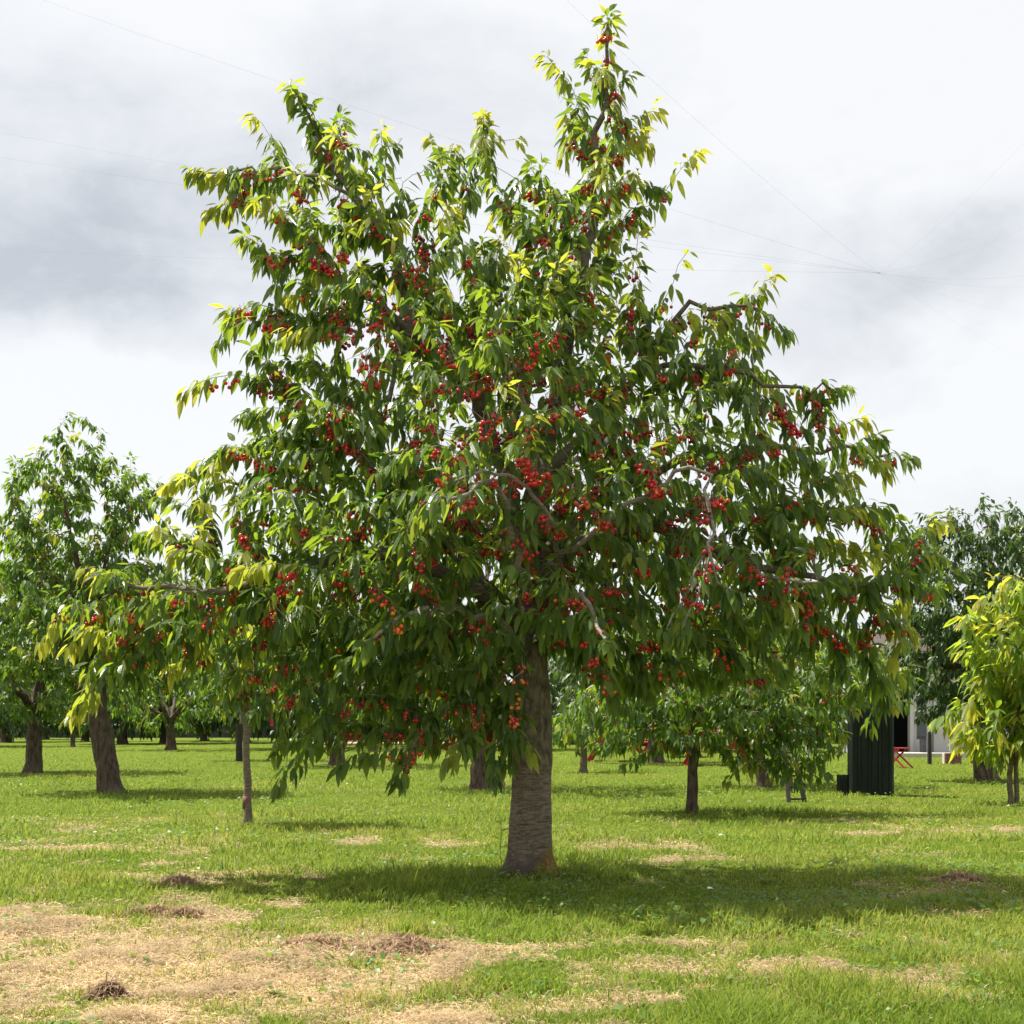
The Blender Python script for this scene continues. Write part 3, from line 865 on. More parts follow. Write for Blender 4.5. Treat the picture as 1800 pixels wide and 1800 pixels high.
# ------------------------------------------------------------------ the main cherry tree
def main_tree():
    rg = np.random.default_rng(2024)
    Y0 = 8.0
    bx, by = .1, 8.0
    off = np.array([bx, by, 0.0])
    root = empty('cherry_tree', off)
    tag(root, 'large fruiting cherry tree with red cherries, thick ringed trunk, in the middle of the lawn', 'tree')
    def Q(px, py, dy=0.0):
        return P(px, py, Y0 + dy)
    sk = Skel()
    fork = sk.poly([(bx, by, 0.0), (bx + .0, by, .5), (bx - .01, by, .9), (bx - .01, by, 1.28), Q(935, 980), Q(945, 860)], .118, .07, None, 0, .08, .004, rg)
    LIMBS = [
        # leader
        ([Q(945, 860), Q(965, 760, .1), Q(990, 640, .1), Q(1010, 540, .05), Q(1035, 430), Q(1042, 320), Q(1055, 200), Q(1068, 40)], .062, .006),
        # up left, the thick limb that shows in the upper left gap
        ([Q(938, 980), Q(890, 850, .15), Q(850, 720, .1), Q(775, 618, -.1), Q(700, 570, -.2), Q(665, 525, -.2), Q(630, 515, -.2), Q(540, 450, -.1)], .062, .012),
        ([Q(725, 590, -.15), Q(708, 520, -.1), Q(690, 430, 0), Q(620, 340, .05), Q(560, 250, 0), Q(520, 160)], .032, .005),
        ([Q(640, 360, .05), Q(560, 310, -.1), Q(440, 290, -.1), Q(345, 300, -.1)], .014, .004),
        ([Q(690, 560, -.2), Q(698, 640, -.3), Q(690, 710, -.35), Q(640, 760, -.5), Q(560, 790, -.55)], .018, .006),
        # left, low horizontal limb
        ([Q(928, 1130), Q(820, 1030, -.3), Q(680, 975, -.45), Q(520, 1000, -.45), Q(395, 1038, -.4), Q(285, 1028, -.35), Q(200, 1040, -.3)], .052, .010),
        ([Q(930, 1100), Q(790, 960, .3), Q(640, 900, .6), Q(500, 850, .7), Q(370, 850, .6)], .045, .008),
        # right, low horizontal limb
        ([Q(940, 1090), Q(1000, 970, -.2), Q(1090, 930, -.3), Q(1190, 935, -.3), Q(1310, 985, -.35), Q(1430, 1022, -.4), Q(1520, 1030, -.3)], .055, .010),
        ([Q(940, 1000), Q(1080, 860, .5), Q(1250, 800, .7), Q(1420, 790, .6), Q(1560, 800, .3)], .045, .008),
        # right, upper
        ([Q(950, 850), Q(1040, 760, .1), Q(1120, 660, .1), Q(1185, 560, 0), Q(1250, 540, -.05), Q(1330, 545, 0)], .042, .007),
        ([Q(1130, 640, .1), Q(1250, 640, -.2), Q(1370, 680, -.2), Q(1470, 690, -.1)], .022, .006),
        # front right with the bare drooping end
        ([Q(938, 1040), Q(1010, 960, -.7), Q(1120, 880, -.95), Q(1190, 836, -1.05), Q(1238, 838, -1.1), Q(1248, 930, -1.15), Q(1255, 985, -1.2), Q(1290, 1040, -1.25)], .022, .006),
        ([Q(1250, 950, -1.15), Q(1215, 1020, -1.2), Q(1172, 1105, -1.25)], .009, .004),
        ([Q(1253, 975, -1.18), Q(1215, 1075, -1.3), Q(1200, 1110, -1.3)], .007, .003),
        ([Q(1310, 985, -.35), Q(1350, 1015, -.75), Q(1435, 1020, -.95), Q(1428, 980, -1.0)], .012, .008),
        ([Q(1010, 960, -.5), Q(975, 905, -.95), Q(920, 860, -1.15), Q(870, 836, -1.25), Q(815, 850, -1.35), Q(740, 890, -1.4)], .014, .006),
        # to the front
        ([Q(932, 1060), Q(920, 990, -.7), Q(870, 850, -1.1), Q(830, 860, -1.45), Q(760, 890, -1.7)], .026, .007),
        ([Q(940, 900), Q(930, 760, -.5), Q(900, 640, -.9), Q(860, 600, -1.2)], .034, .007),
        ([Q(934, 1130), Q(1010, 1050, -.7), Q(1040, 1080, -1.2), Q(1060, 1130, -1.5)], .030, .006),
        ([Q(930, 1150), Q(840, 1080, -.6), Q(740, 1080, -1.0), Q(640, 1130, -1.2)], .030, .006),
        # to the back
        ([Q(935, 1000), Q(950, 860, .8), Q(1050, 800, 1.4), Q(1150, 820, 1.8)], .040, .008),
        ([Q(935, 1050), Q(850, 900, .8), Q(740, 800, 1.4), Q(640, 800, 1.7)], .040, .008),
        ([Q(950, 860), Q(900, 700, .5), Q(850, 560, .8), Q(810, 420, .7), Q(835, 300, .4), Q(850, 215, .2)], .038, .006),
        ([Q(940, 1090), Q(1050, 1000, .6), Q(1200, 1010, 1.0), Q(1350, 1060, 1.0)], .035, .007),
    ]
    for li, (pts, r0, r1) in enumerate(LIMBS, start=1):
        k = sk.nearest(pts[0])
        sk.poly([sk.p[k]] + pts[1:], r0, r1, k, li, .08, .018, rg)
    start = 14
    POLY = [(80, 1130), (150, 1000), (235, 945), (300, 845), (350, 835), (375, 770), (430, 715), (455, 640), (390, 600), (400, 545), (455, 520), (465, 450), (430, 410), (380, 375),
            (400, 340), (360, 300), (440, 280), (480, 265), (545, 260), (535, 180), (610, 215), (640, 270), (675, 240), (700, 310), (745, 335), (755, 250), (850, 215), (870, 310), (905, 255),
            (960, 275), (990, 210), (1000, 150), (1040, 140), (1065, 50), (1085, 130), (1150, 210), (1160, 330), (1140, 410), (1150, 500), (1200, 540), (1300, 520), (1360, 560), (1370, 650),
            (1400, 690), (1480, 685), (1450, 740), (1520, 745), (1570, 800), (1550, 880), (1640, 930), (1680, 1010), (1620, 1050), (1590, 1160), (1480, 1165), (1400, 1190), (1250, 1205),
            (1100, 1230), (1040, 1180), (985, 1130), (945, 1170), (905, 1240), (860, 1330), (780, 1310), (710, 1340), (680, 1290), (600, 1310), (500, 1345), (465, 1320), (490, 1260), (400, 1190),
            (330, 1170), (220, 1190), (150, 1230), (150, 1180)]
    explicit = [(80, 1125, 0), (150, 1000, .1), (240, 940, .2), (300, 850, .2), (325, 690, -.2), (400, 660, -.2), (385, 600, .1), (402, 545, 0), (430, 415, -.1), (365, 372, -.1), (335, 300, -.1), (445, 205, .1), (515, 150, 0),
                (600, 205, .1), (670, 230, .2), (705, 245, .1), (760, 245, .1), (850, 205, .2), (905, 245, 0), (962, 100, 0), (1068, 30, 0), (1030, 100, .05), (1150, 195, 0), (1222, 270, 0), (1160, 350, .1), (1210, 440, .1), (1355, 490, 0),
                (1380, 580, 0), (1490, 680, 0), (1520, 735, .1), (1600, 805, .1), (1655, 915, 0), (1685, 1005, -.1), (1600, 1110, 0), (130, 1255, -.2), (160, 1215, -.2),
                (490, 1375, -.6), (600, 1345, -.6), (700, 1365, -.7), (790, 1335, -.8), (870, 1365, -.7), (895, 1260, -.5), (1090, 1245, -.6), (560, 1290, -.5), (640, 1300, -.3), (830, 1290, -.5), (740, 1290, -.5), (450, 1250, -.4),
                (1000, 210, 0), (990, 275, .1), (1100, 130, 0), (640, 265, -.1), (800, 260, 0), (1310, 520, .1), (1440, 700, -.1), (1560, 890, -.1), (1530, 1270, .5),
                (1050, 120, -.05), (1075, 160, .05), (1020, 230, .05), (1110, 210, -.05), (580, 235, .05), (545, 190, 0), (480, 250, 0), (455, 310, -.1), (400, 300, -.15), (1340, 510, .05), (1290, 560, -.1),
                (900, 1000, -1.2), (960, 1030, -1.1), (1000, 1090, -1.0), (930, 1080, -1.0), (870, 1060, -1.1), (985, 1000, -1.2), (1030, 1130, -.9), (905, 1120, -.8), (890, 1200, -.6), (905, 1290, -.6), (930, 1315, -.6), (905, 1230, -.6), (915, 1260, -.55), (900, 1310, -.55), (920, 1180, -.6), (880, 1270, -.5), (880, 1305, -.6), (870, 1330, -.6), (890, 1340, -.5),
                (960, 1110, -.8), (1060, 1180, -.8), (850, 1150, -.8), (1500, 1220, .3), (1540, 1190, .2), (1565, 1235, .3), (1485, 1180, 0), (1450, 1190, .1), (1590, 1180, .2)]
    ex = [Q(a, b, c) for a, b, c in explicit]
    M_ = 26000
    x = rg.uniform(70, 1690, M_); yv = rg.uniform(30, 1345, M_)
    k = inpoly(POLY, x, yv); x, yv = x[k], yv[k]
    e = edgedist(POLY, x, yv) / 300.0
    dm = np.minimum(2.0, .12 + 1.15 * e ** .8)
    sgn = rg.uniform(-1, 1, len(x)); sgn = np.sign(sgn) * np.abs(sgn) ** .55   # shell-weighted
    dy = sgn * dm
    front = rg.random(len(x)) < np.where(dy > 0, .8, 1.0)
    # keep the trunk column visible from the front
    tr = (np.abs(x - 930) < 45) & (yv > 1130)
    okk = front & ~tr
    x, yv, dy = x[okk], yv[okk], dy[okk]
    # perspective: forward points are pulled in so that the outline stays in proportion
    pts = np.array([Q(a, b, d) if d < 0 else P(a, b, Y0) + np.array([0, d, 0]) for a, b, d in zip(x, yv, dy)])
    tg = thin(np.vstack([np.array(ex), pts]), .172, len(ex))
    print('targets', len(tg))
    grow(sk, tg, rg, .55, start, .16, .085, np.array([bx, by, 1.7]))
    r = radii(sk, .0019, 2.5)
    chs = chains(sk, r)
    # trunk with root flare
    nz, ns = 64, 40
    zs = np.concatenate([np.linspace(-.04, .3, 26), np.linspace(.3, 1.42, nz - 26 + 1)[1:]])
    a = np.arange(ns) * 2 * np.pi / ns
    V = []
    for z in zs:
        rad = .113 + .08 * math.exp(-max(z, 0) / .045) + .012 * math.exp(-abs(z - .35) / .3) - .008 * max(z - .7, 0) - .02 * max(z - 1.1, 0)
        rad += .006 * math.exp(-((z - .70) / .025) ** 2)
        fl = math.exp(-max(z, 0) / .075)
        lob = 1.25 * fl * (.055 * np.maximum(np.cos(a - .15), 0) ** 3 + .035 * np.maximum(np.cos(a - 2.7), 0) ** 4 + .03 * np.maximum(np.cos(a - 4.6), 0) ** 4 - .018 * np.cos(5 * a + .6))
        ripple = .0012 * np.sin(z * 60 + 1.5 * np.sin(a * 3)) + .004 * np.sin(z * 9 + 2 * a) + .005 * np.sin(3 * a + z * 2.1) + .003 * np.sin(7 * a - z * 5)
        rr = rad + lob + ripple
        V.append(np.stack([rr * np.cos(a) + .012 * math.sin(z * 2.2), rr * np.sin(a), np.full(ns, z)], 1))
    V = np.vstack(V)
    i = np.arange(len(zs) - 1)[:, None] * ns; j = np.arange(ns)[None]; kk = (j + 1) % ns
    F = np.stack([i + j, i + kk, i + ns + kk, i + ns + j], -1).reshape(-1, 4)
    link('trunk', np_mesh('trunk', V, F), M['bark'], root)
    chw = [[i for i in ch if not (sk.limb[i] == 0 and sk.p[i][2] < 1.3)] if ch[0] == 0 else ch for ch in chs]
    build_wood(root, off, sk, r, chw, M['bark_limb'], M['bark_twig'], (), .0105, rg)
    # sawn limb stub that shows near the centre
    st = MB(); a0 = Q(985, 900, -.5); b0 = Q(1018, 852, -.75)
    st.tube([Q(945, 960, -.1), a0, (a0 + b0) / 2, b0], [.03, .03, .028, .03], 12); so = st.build('sawn_stub', M['bark_young'], root, True); so.location = Vector(-off)
    yp = lambda p: .55 if (p[2] > 3.3 or abs(p[0] - .1) > 1.75) else .09
    lv, spots = emit_leaves(sk, r, chs, rg, .098, .0105, .46, 1.0, .0085, None, yp, (6, 12), .62)
    spots = spots[(spots[:, 1] < 8.15) | (rg.random(len(spots)) < .35)]
    # inside the trunk column in front of the stem: thin out low leaves
    px = 900 + FPX * lv['B'][:, 0] / lv['B'][:, 1]; py = HOR - FPX * (lv['B'][:, 2] - CAM_H) / lv['B'][:, 1]
    kill = (px > 900) & (px < 962) & (py > 1160) & (lv['B'][:, 1] < 8.1) & ~((px < 940) & (py > 1200) & (py < 1365)) & (rg.random(len(px)) < .8)
    kill |= (py > 1400)
    kill |= (lv['B'][:, 1] > 8.35) & (rg.random(len(px)) < np.where(lv['B'][:, 2] > 2.7, .1, .42))
    kill |= (rg.random(len(px)) < .30) & ((((lv['B'][:, 0] - .1) / 1.4) ** 2 + ((lv['B'][:, 1] - 8) / .9) ** 2 + ((lv['B'][:, 2] - 2.2) / 1.1) ** 2) < 1)
    # bare stretches of wood and hollows in the crown that the leaves leave open
    for line, hw in (([(1150, 865), (1190, 836), (1238, 838), (1250, 950), (1257, 1000)], 15), ([(1250, 950), (1215, 1020), (1172, 1105)], 10), ([(1350, 1018), (1435, 1020), (1428, 985)], 12), ([(1257, 985), (1290, 1040)], 10),
                     ([(975, 905), (920, 860), (870, 836), (815, 850)], 12), ([(395, 1038), (285, 1028)], 14), ([(790, 625), (740, 598), (700, 560), (660, 525)], 20), ([(698, 600), (698, 700)], 10), ([(1180, 560), (1210, 542), (1260, 540)], 10), ([(1040, 440), (1030, 400)], 14)):
        near_l = np.full(len(px), 1e9)
        for (ax, ay), (bx_, by_) in zip(line[:-1], line[1:]):
            t_ = np.clip(((px - ax) * (bx_ - ax) + (py + 12 - ay) * (by_ - ay)) / ((bx_ - ax) ** 2 + (by_ - ay) ** 2), 0, 1)
            near_l = np.minimum(near_l, np.hypot(px - ax - t_ * (bx_ - ax), py + 12 - ay - t_ * (by_ - ay)))
        kill |= (near_l < hw * 1.05) & (lv['B'][:, 1] < 8.1) & (rg.random(len(px)) < .85)
    for cx, cy, rx_, ry_, ymax, pr in ((645, 595, 45, 55, 99, .85), (830, 735, 95, 55, 8.6, .8), (1180, 765, 60, 60, 8.3, .7), (880, 1000, 60, 40, 7.6, .5), (960, 830, 70, 40, 8.2, .6), (1000, 600, 26, 30, 99, .7), (1185, 470, 30, 60, 99, .6), (1110, 440, 26, 50, 99, .5), (720, 440, 40, 40, 99, .4),
                                        (724, 270, 22, 75, 99, .93), (890, 265, 17, 70, 99, .93), (925, 170, 42, 62, 99, .95), (1195, 380, 32, 80, 99, .8), (645, 215, 16, 40, 99, .9), (480, 210, 22, 28, 99, .9), (420, 235, 30, 26, 99, .9), (430, 480, 26, 30, 99, .8), (360, 420, 40, 36, 99, .9), (420, 600, 22, 22, 99, .6), (1420, 620, 40, 50, 99, .9), (1010, 110, 16, 40, 99, .8), (1260, 480, 40, 40, 99, .8)):
        kill |= (((px - cx) / rx_) ** 2 + ((py - cy) / ry_) ** 2 < 1) & (lv['B'][:, 1] < ymax) & (rg.random(len(px)) < pr)
    for q in lv: lv[q] = lv[q][~kill]
    print('main leaves', len(lv['L']), 'nodes', len(sk.p))
    zb = lambda p: 2.2 if p[2] < 1.6 else (.4 if p[2] < 3.3 else .8)
    lx = (900 + FPX * lv['B'][:, 0] / lv['B'][:, 1]) // 30; ly = (HOR - FPX * (lv['B'][:, 2] - CAM_H) / lv['B'][:, 1]) // 30
    cells = {}
    for a_, b_, y_ in zip(lx.astype(int), ly.astype(int), lv['B'][:, 1]): cells.setdefault((a_, b_), []).append(y_)
    cov = np.array([sum(1 for y_ in cells.get((int((900 + FPX * q[0] / q[1]) // 30), int((HOR - FPX * (q[2] - .05 - CAM_H) / q[1]) // 30)), []) if y_ < q[1] - .02) for q in spots])
    spots = spots[(cov < 12) | (rg.random(len(spots)) < .12)]
    spots = spots[rg.random(len(spots)) < np.where(spots[:, 2] < 1.5, .8, 1)]
    print('spots', len(spots))
    fp, fc, fr = make_fruit(spots, rg, 1000, 5.2, .0118, .22, .05, zb)
    from mathutils.kdtree import KDTree
    kd = KDTree(len(fp))
    for i, q in enumerate(fp): kd.insert(q, i)
    kd.balance()
    mid = lv['B'] + lv['D'] * lv['L'][:, None] * .5; back = nrm(mid - np.array([0, 0, CAM_H]))
    keep = np.array([not (rg.random() < .68 and min(kd.find(mid[i] + back[i] * .05)[2], kd.find(mid[i] + back[i] * .12)[2]) < .052) for i in range(len(mid))])
    for q in lv: lv[q] = lv[q][keep]
    build_foliage(root, off, lv, rg, M['leaf'], 300)
    print('cherries', len(fp))
    build_fruit(root, off, fp, fc, fr, 300)
main_tree()

# ------------------------------------------------------------------ other orchard trees
def orchard_tree(name, label, base, trunk_pts, r0, r1, ells, ntg, seed, leafm, llen=.13, spacing=.05, shoot=.34, clumps=0, per=7, group=None, simple=True,
                 bark='bark_old', shift=0.0, parts=0, young=.1, crad=.013, orange=.3, twin=None, spur=.35, wr=.225, sp_n=(2, 5)):
    rg = np.random.default_rng(seed)
    off = np.array([base[0], base[1], 0.0])
    root = empty(name, (off[0], off[1], 0)); tag(root, label, 'tree', group)
    sk = Skel(); z0 = float(ground_z(base[0], base[1])) - .03
    tp = [np.array([base[0], base[1], z0])] + [np.asarray(q, float) for q in trunk_pts]
    H = tp[-1][2]
    k0 = sk.poly(tp, r0, r1, None, 0, .12, .006, rg)
    # flare
    for i in range(len(sk.p)):
        sk.minr[i] += r0 * .38 * math.exp(-max(sk.p[i][2] - z0, 0) / (r0 * .8))
    start = max(1, int(len(sk.p) * .72))
    T = []
    vol = sum(e[1][0] * e[1][1] * e[1][2] for e in ells)
    for c, rd in ells:
        n = int(ntg * 3 * rd[0] * rd[1] * rd[2] / vol)
        v = nrm(rg.normal(size=(n, 3))) * (rg.random((n, 1)) ** .22)
        # uneven outline
        v = v * (1 + .16 * np.sin(v[:, :1] * 5 + seed) * np.cos(v[:, 2:3] * 6 + seed * 2) + rg.normal(0, .06, (n, 1)))
        T.append(np.asarray(c) + v * np.asarray(rd))
    T = np.vstack(T); rg.shuffle(T)
    T = T[T[:, 2] > .28]
    # main limbs first
    ctr = np.mean([np.asarray(c) for c, rd in ells], 0)
    nl = 6
    for q in range(nl):
        c, rd = ells[q % len(ells)]
        an = q * 2.4 + seed; tgt = np.asarray(c) + np.asarray(rd) * np.array([math.cos(an) * .65, math.sin(an) * .65, rg.uniform(-.1, .6)])
        k = sk.p[k0]; mid = (k + tgt) / 2 + np.array([0, 0, .12])
        sk.poly([k, mid, tgt], r1 * .72, .008, k0, q + 1, .14, .015, rg)
    T = thin(T, .6 * (vol * 4.19 / max(ntg, 1)) ** (1 / 3))[:ntg]
    grow(sk, T, rg, .7, start, .14, .12, ctr)
    r = radii(sk, .0022, 2.4); chs = chains(sk, r)
    # trunk mesh = first chain's trunk nodes
    tn = list(range(0, k0 + 1)); t = Tubes()
    t.add([sk.p[i] for i in tn], [r[i] if sk.minr[i] == 0 else max(sk.minr[i], .0) for i in tn], 14, .05, seed)
    t.build('trunk', M[bark], root, off)
    ch2 = []
    for ch in chs:
        ch = [i for i in ch if i not in tn or (i == k0)] if ch[0] in tn[:-1] and ch[0] == 0 else ch
        if len(ch) > 1: ch2.append(ch)
    tw_m = M['bark_twig'] if simple is False or base[1] < 20 else M[bark]
    build_wood(root, off, sk, r, ch2, M[bark], tw_m, (), .016, rg)
    lv, spots = emit_leaves(sk, r, ch2, rg, llen, spacing * .62, shoot, min(1, spur * 1.5), .012, None, young, (3, 7), llen / .13)
    build_foliage(root, off, lv, rg, leafm, parts, simple, shift, wr, 'foliage', leafm.name)
    if clumps:
        fp, fc, fr = make_fruit(spots, rg, clumps, per, crad, orange, .2)
        build_fruit(root, off, fp, fc, fr, 0, True)
    print(label[:30], 'leaves', len(lv['L']), 'targets', len(T))
    return root, off

def E(px, py, Y, rx, rz, ry=None):
    return (P(px, py, Y), (rx, ry or rx * .9, rz))

g = G(195, 1395); Yt = g[1]
orchard_tree('cherry_tree', 'big old cherry tree with thick leaning dark trunk, left behind the large tree', g, [P(185, 1330, Yt), P(172, 1250, Yt), P(168, 1200, Yt)], .15, .13,
             [E(140, 925, Yt, 1.0, 1.2), E(150, 1085, Yt, 1.55, .85), E(270, 1150, Yt, .8, .5)], 680, 11, M['leaf_far'], .125, .027, .36, 170, 7, spur=.8)
g = G(58, 1358); Yt = g[1]
orchard_tree('cherry_tree', 'old cherry tree with short grey trunk at the left edge of the picture', g, [P(60, 1310, Yt), P(62, 1250, Yt)], .15, .12,
             [E(20, 1050, Yt, 1.9, 1.6), E(60, 1185, Yt, 2.0, .85), E(80, 1225, Yt, 1.9, .42)], 520, 12, M['leaf_far'], .14, .034, .4, 60, 6, spur=.8)
g = G(435, 1447); Yt = g[1]; YT3 = g
orchard_tree('young_cherry_tree', 'young cherry tree with slim straight banded trunk, left of the large tree', g, [P(434, 1400, Yt), P(433, 1330, Yt), P(432, 1235, Yt)], .036, .032,
             [E(430, 1150, Yt, .62, .42), E(440, 1050, Yt, .5, .45)], 170, 13, M['leaf_far'], .125, .04, .34, 16, 6, bark='bark_young', spur=.6)
g = G(845, 1388); Yt = g[1]
orchard_tree('cherry_tree', 'old cherry tree with dark stout trunk right behind the large tree', g, [P(850, 1330, Yt), P(858, 1240, Yt), P(862, 1130, Yt)], .15, .12,
             [E(830, 1030, Yt, 1.9, 1.1)], 330, 14, M['leaf_dark'], .15, .05, .36, 20, 6, spur=.5)
g = G(1217, 1430); Yt = g[1]
orchard_tree('young_cherry_tree', 'low spreading cherry tree with one slender dark trunk and unripe fruit, right of centre', g, [P(1218, 1380, Yt), P(1220, 1320, Yt), P(1222, 1250, Yt)], .055, .042,
             [E(1230, 1210, Yt, 1.25, .55), E(1390, 1290, Yt, .50, .52), E(1080, 1260, Yt, .5, .35), E(1290, 1290, Yt, .4, .35), E(1450, 1210, Yt, .45, .45), E(1530, 1195, Yt, .42, .34), E(1120, 1285, Yt, .5, .32), E(1290, 1320, Yt, .4, .28), E(1395, 1330, Yt, .42, .36)], 700, 15, M['leaf_far'], .105, .034, .34, 80, 6, bark='bark_old', spur=.75, orange=.75, shift=.1)
g = G(1026, 1358); Yt = g[1]
orchard_tree('young_cherry_tree', 'small umbrella shaped young tree on a short thin trunk, far behind the large trunk', g, [P(1026, 1320, Yt), P(1027, 1300, Yt)], .07, .05,
             [E(1040, 1278, Yt, .85, .42)], 70, 16, M['leaf_far'], .16, .05, .34, 0, bark='bark_young', spur=.6, shift=.15)
g = G(1735, 1373); Yt = g[1]
orchard_tree('cherry_tree', 'big old dark green cherry tree with dense broad crown on the right', g, [P(1728, 1320, Yt), P(1722, 1240, Yt), P(1720, 1190, Yt)], .17, .14,
             [E(1740, 1050, Yt, 1.5, 1.45), E(1720, 1160, Yt, 1.45, .8), E(1640, 1190, Yt, .85, .55), E(1660, 1235, Yt, .75, .36)], 860, 17, M['leaf_dark'], .125, .027, .34, 12, 6, spur=.8)
g = G(1778, 1415); Yt = g[1]
rt8, off8 = orchard_tree('young_cherry_tree', 'bright yellow green young tree on a twin stem at the right edge', g, [P(1776, 1380, Yt), P(1775, 1340, Yt), P(1778, 1290, Yt)], .032, .026,
             [E(1790, 1130, Yt, .62, .75), E(1760, 1270, Yt, .6, .42), E(1830, 1200, Yt, .6, .8)], 260, 18, M['leaf_young'], .20, .06, .42, 3, 4, simple=False, bark='bark_young', parts=120, young=.22, spur=.7, wr=.17)
tb = Tubes(); tb.add([(off8[0] + .07, off8[1] + .02, -.02), (off8[0] + .06, off8[1] + .02, .4), (off8[0] + .05, off8[1], .9)], [.03, .026, .02], 8, .05, 3)
tb.build('second_stem', M['bark_young'], rt8, off8)
g = G(592, 1346); Yt = g[1]
orchard_tree('cherry_tree', 'old cherry tree with dark trunk behind the hanging left branches', g, [P(594, 1310, Yt), P(596, 1260, Yt)], .16, .13, [E(600, 1150, Yt, 2.1, 1.3)], 260, 19, M['leaf_dark'], .19, .07, .4, 0, spur=.6)
g = G(655, 1320); Yt = g[1]
orchard_tree('cherry_tree', 'far cherry tree with grey trunk beside the wooden bench', g, [P(655, 1295, Yt), P(656, 1260, Yt)], .13, .11, [E(655, 1200, Yt, 1.8, 1.25)], 90, 20, M['leaf_far'], .24, .09, .45, 0, spur=.6)
g = G(300, 1319); Yt = g[1]
orchard_tree('cherry_tree', 'far cherry tree with drooping skirt of leaves before the dark wall', g, [P(300, 1295, Yt), P(299, 1270, Yt)], .16, .14, [E(300, 1225, Yt, 2.4, 1.15)], 120, 21, M['leaf_far'], .24, .09, .45, 0, spur=.6)
g = G(128, 1312); Yt = g[1]
orchard_tree('young_cherry_tree', 'far thin stemmed young tree between the two left trunks', g, [P(128, 1285, Yt), P(129, 1262, Yt)], .09, .07, [E(130, 1215, Yt, 1.5, 1.15)], 70, 22, M['leaf_far'], .26, .1, .45, 0, spur=.6)
g = G(425, 1336); Yt = g[1]
orchard_tree('cherry_tree', 'cherry tree with a dark post at its trunk, behind the slim banded trunk', g, [P(427, 1300, Yt), P(428, 1240, Yt)], .085, .08, [E(430, 1160, Yt, 1.9, 1.2)], 110, 23, M['leaf_far'], .2, .07, .4, 0, bark='bark_young', spur=.6)
g = G(1343, 1383); Yt = g[1]
orchard_tree('cherry_tree', 'cherry tree with crooked brown trunk left of the small ladder', g, [P(1336, 1345, Yt), P(1330, 1300, Yt), P(1330, 1240, Yt)], .09, .08, [E(1330, 1150, Yt, 1.6, .8), E(1420, 1240, Yt, .8, .6)], 320, 24, M['leaf_far'], .15, .055, .36, 10, 6, spur=.6)
g = G(1152, 1341); Yt = g[1]
orchard_tree('cherry_tree', 'old cherry tree with pale broad trunk among the red picnic tables', g, [P(1152, 1310, Yt), P(1150, 1270, Yt)], .17, .15, [E(1150, 1170, Yt, 2.3, 1.3)], 280, 25, M['leaf_dark'], .19, .07, .4, 0, spur=.6)
g = G(1870, 1362); Yt = g[1]
orchard_tree('cherry_tree', 'tall dark tree whose tip shows at the right edge', g, [P(1862, 1300, Yt), P(1856, 1200, Yt)], .16, .13, [E(1838, 1000, Yt, .85, 1.7), E(1880, 1100, Yt, 1.6, 1.5)], 180, 26, M['leaf_dark'], .18, .06, .38, 0, spur=.6)
# far rows, one built and then copied
FAR = [(-40, 52), (215, 58), (500, 48), (750, 52), (930, 46), (1270, 44), (1440, 50), (1560, 58), (1720, 50), (1830, 46), (360, 68), (620, 72), (830, 70), (1080, 68), (1340, 72), (80, 74), (1640, 75), (10, 64), (150, 66), (290, 60), (430, 62), (560, 60), (690, 62), (880, 60), (1010, 58), (1150, 56), (1210, 62), (1400, 62), (1500, 66), (1690, 62), (1770, 66)]
px0, Yf = FAR[0]
b0 = np.array([(px0 - 900) * Yf / FPX, Yf])
fl = 'distant dark cherry tree in the far orchard rows before the wall'
fr_, _ = orchard_tree('cherry_tree', fl, b0, [np.array([b0[0], Yf, .5]), np.array([b0[0] + .1, Yf, .95])], .18, .15,
                      [(np.array([b0[0], Yf, 2.6]), (2.4, 2.2, 1.5)), (np.array([b0[0], Yf, 1.2]), (2.5, 2.3, .9))], 220, 31, M['leaf_dark'], .30, .09, .5, 0, group='far orchard rows', spur=.7)
for i, (px, Yf) in enumerate(FAR[1:]):
    r2 = fr_.copy(); C.objects.link(r2)
    r2.location = ((px - 900) * Yf / FPX, Yf, 0); r2.rotation_euler = (0, 0, 1.3 * i + .5); s_ = 1.15 + .2 * math.sin(i * 2.1); r2.scale = (s_, s_, s_ * (1 + .1 * math.cos(i)))
    for ch in fr_.children:
        c = ch.copy(); C.objects.link(c); c.parent = r2

# ------------------------------------------------------------------ far wall, field
M['dark_wall'] = simple_mat('dark_wall', (.07, .075, .08), .9, .45, 1.5, .3)
M['coping'] = simple_mat('coping', (.16, .16, .155), .85, .3, 4)
w = empty('boundary_wall', (0, 82, 0)); tag(w, 'long dark grey boundary wall across the far end of the orchard', 'wall')
MB().box((0, 0, 1.05), (150, .3, 2.1)).build('wall', M['dark_wall'], w)
MB().box((0, 0, 2.15), (150, .42, .1)).build('coping', M['coping'], w)
for i in range(-14, 15): MB().box((i * 5.0, -.2, 1.12), (.35, .2, 2.24)).build('pier', M['dark_wall'], w)
M['dryfield'] = simple_mat('dry_field', (.50, .36, .25), .95, .35, 3.0, .5)
f = MB(); a = G(640, 1312); f.box((a[0], 58.5, .03), (7, 7.5, .1)); o = f.build('dry_field', M['dryfield']); tag(o, kind='structure')

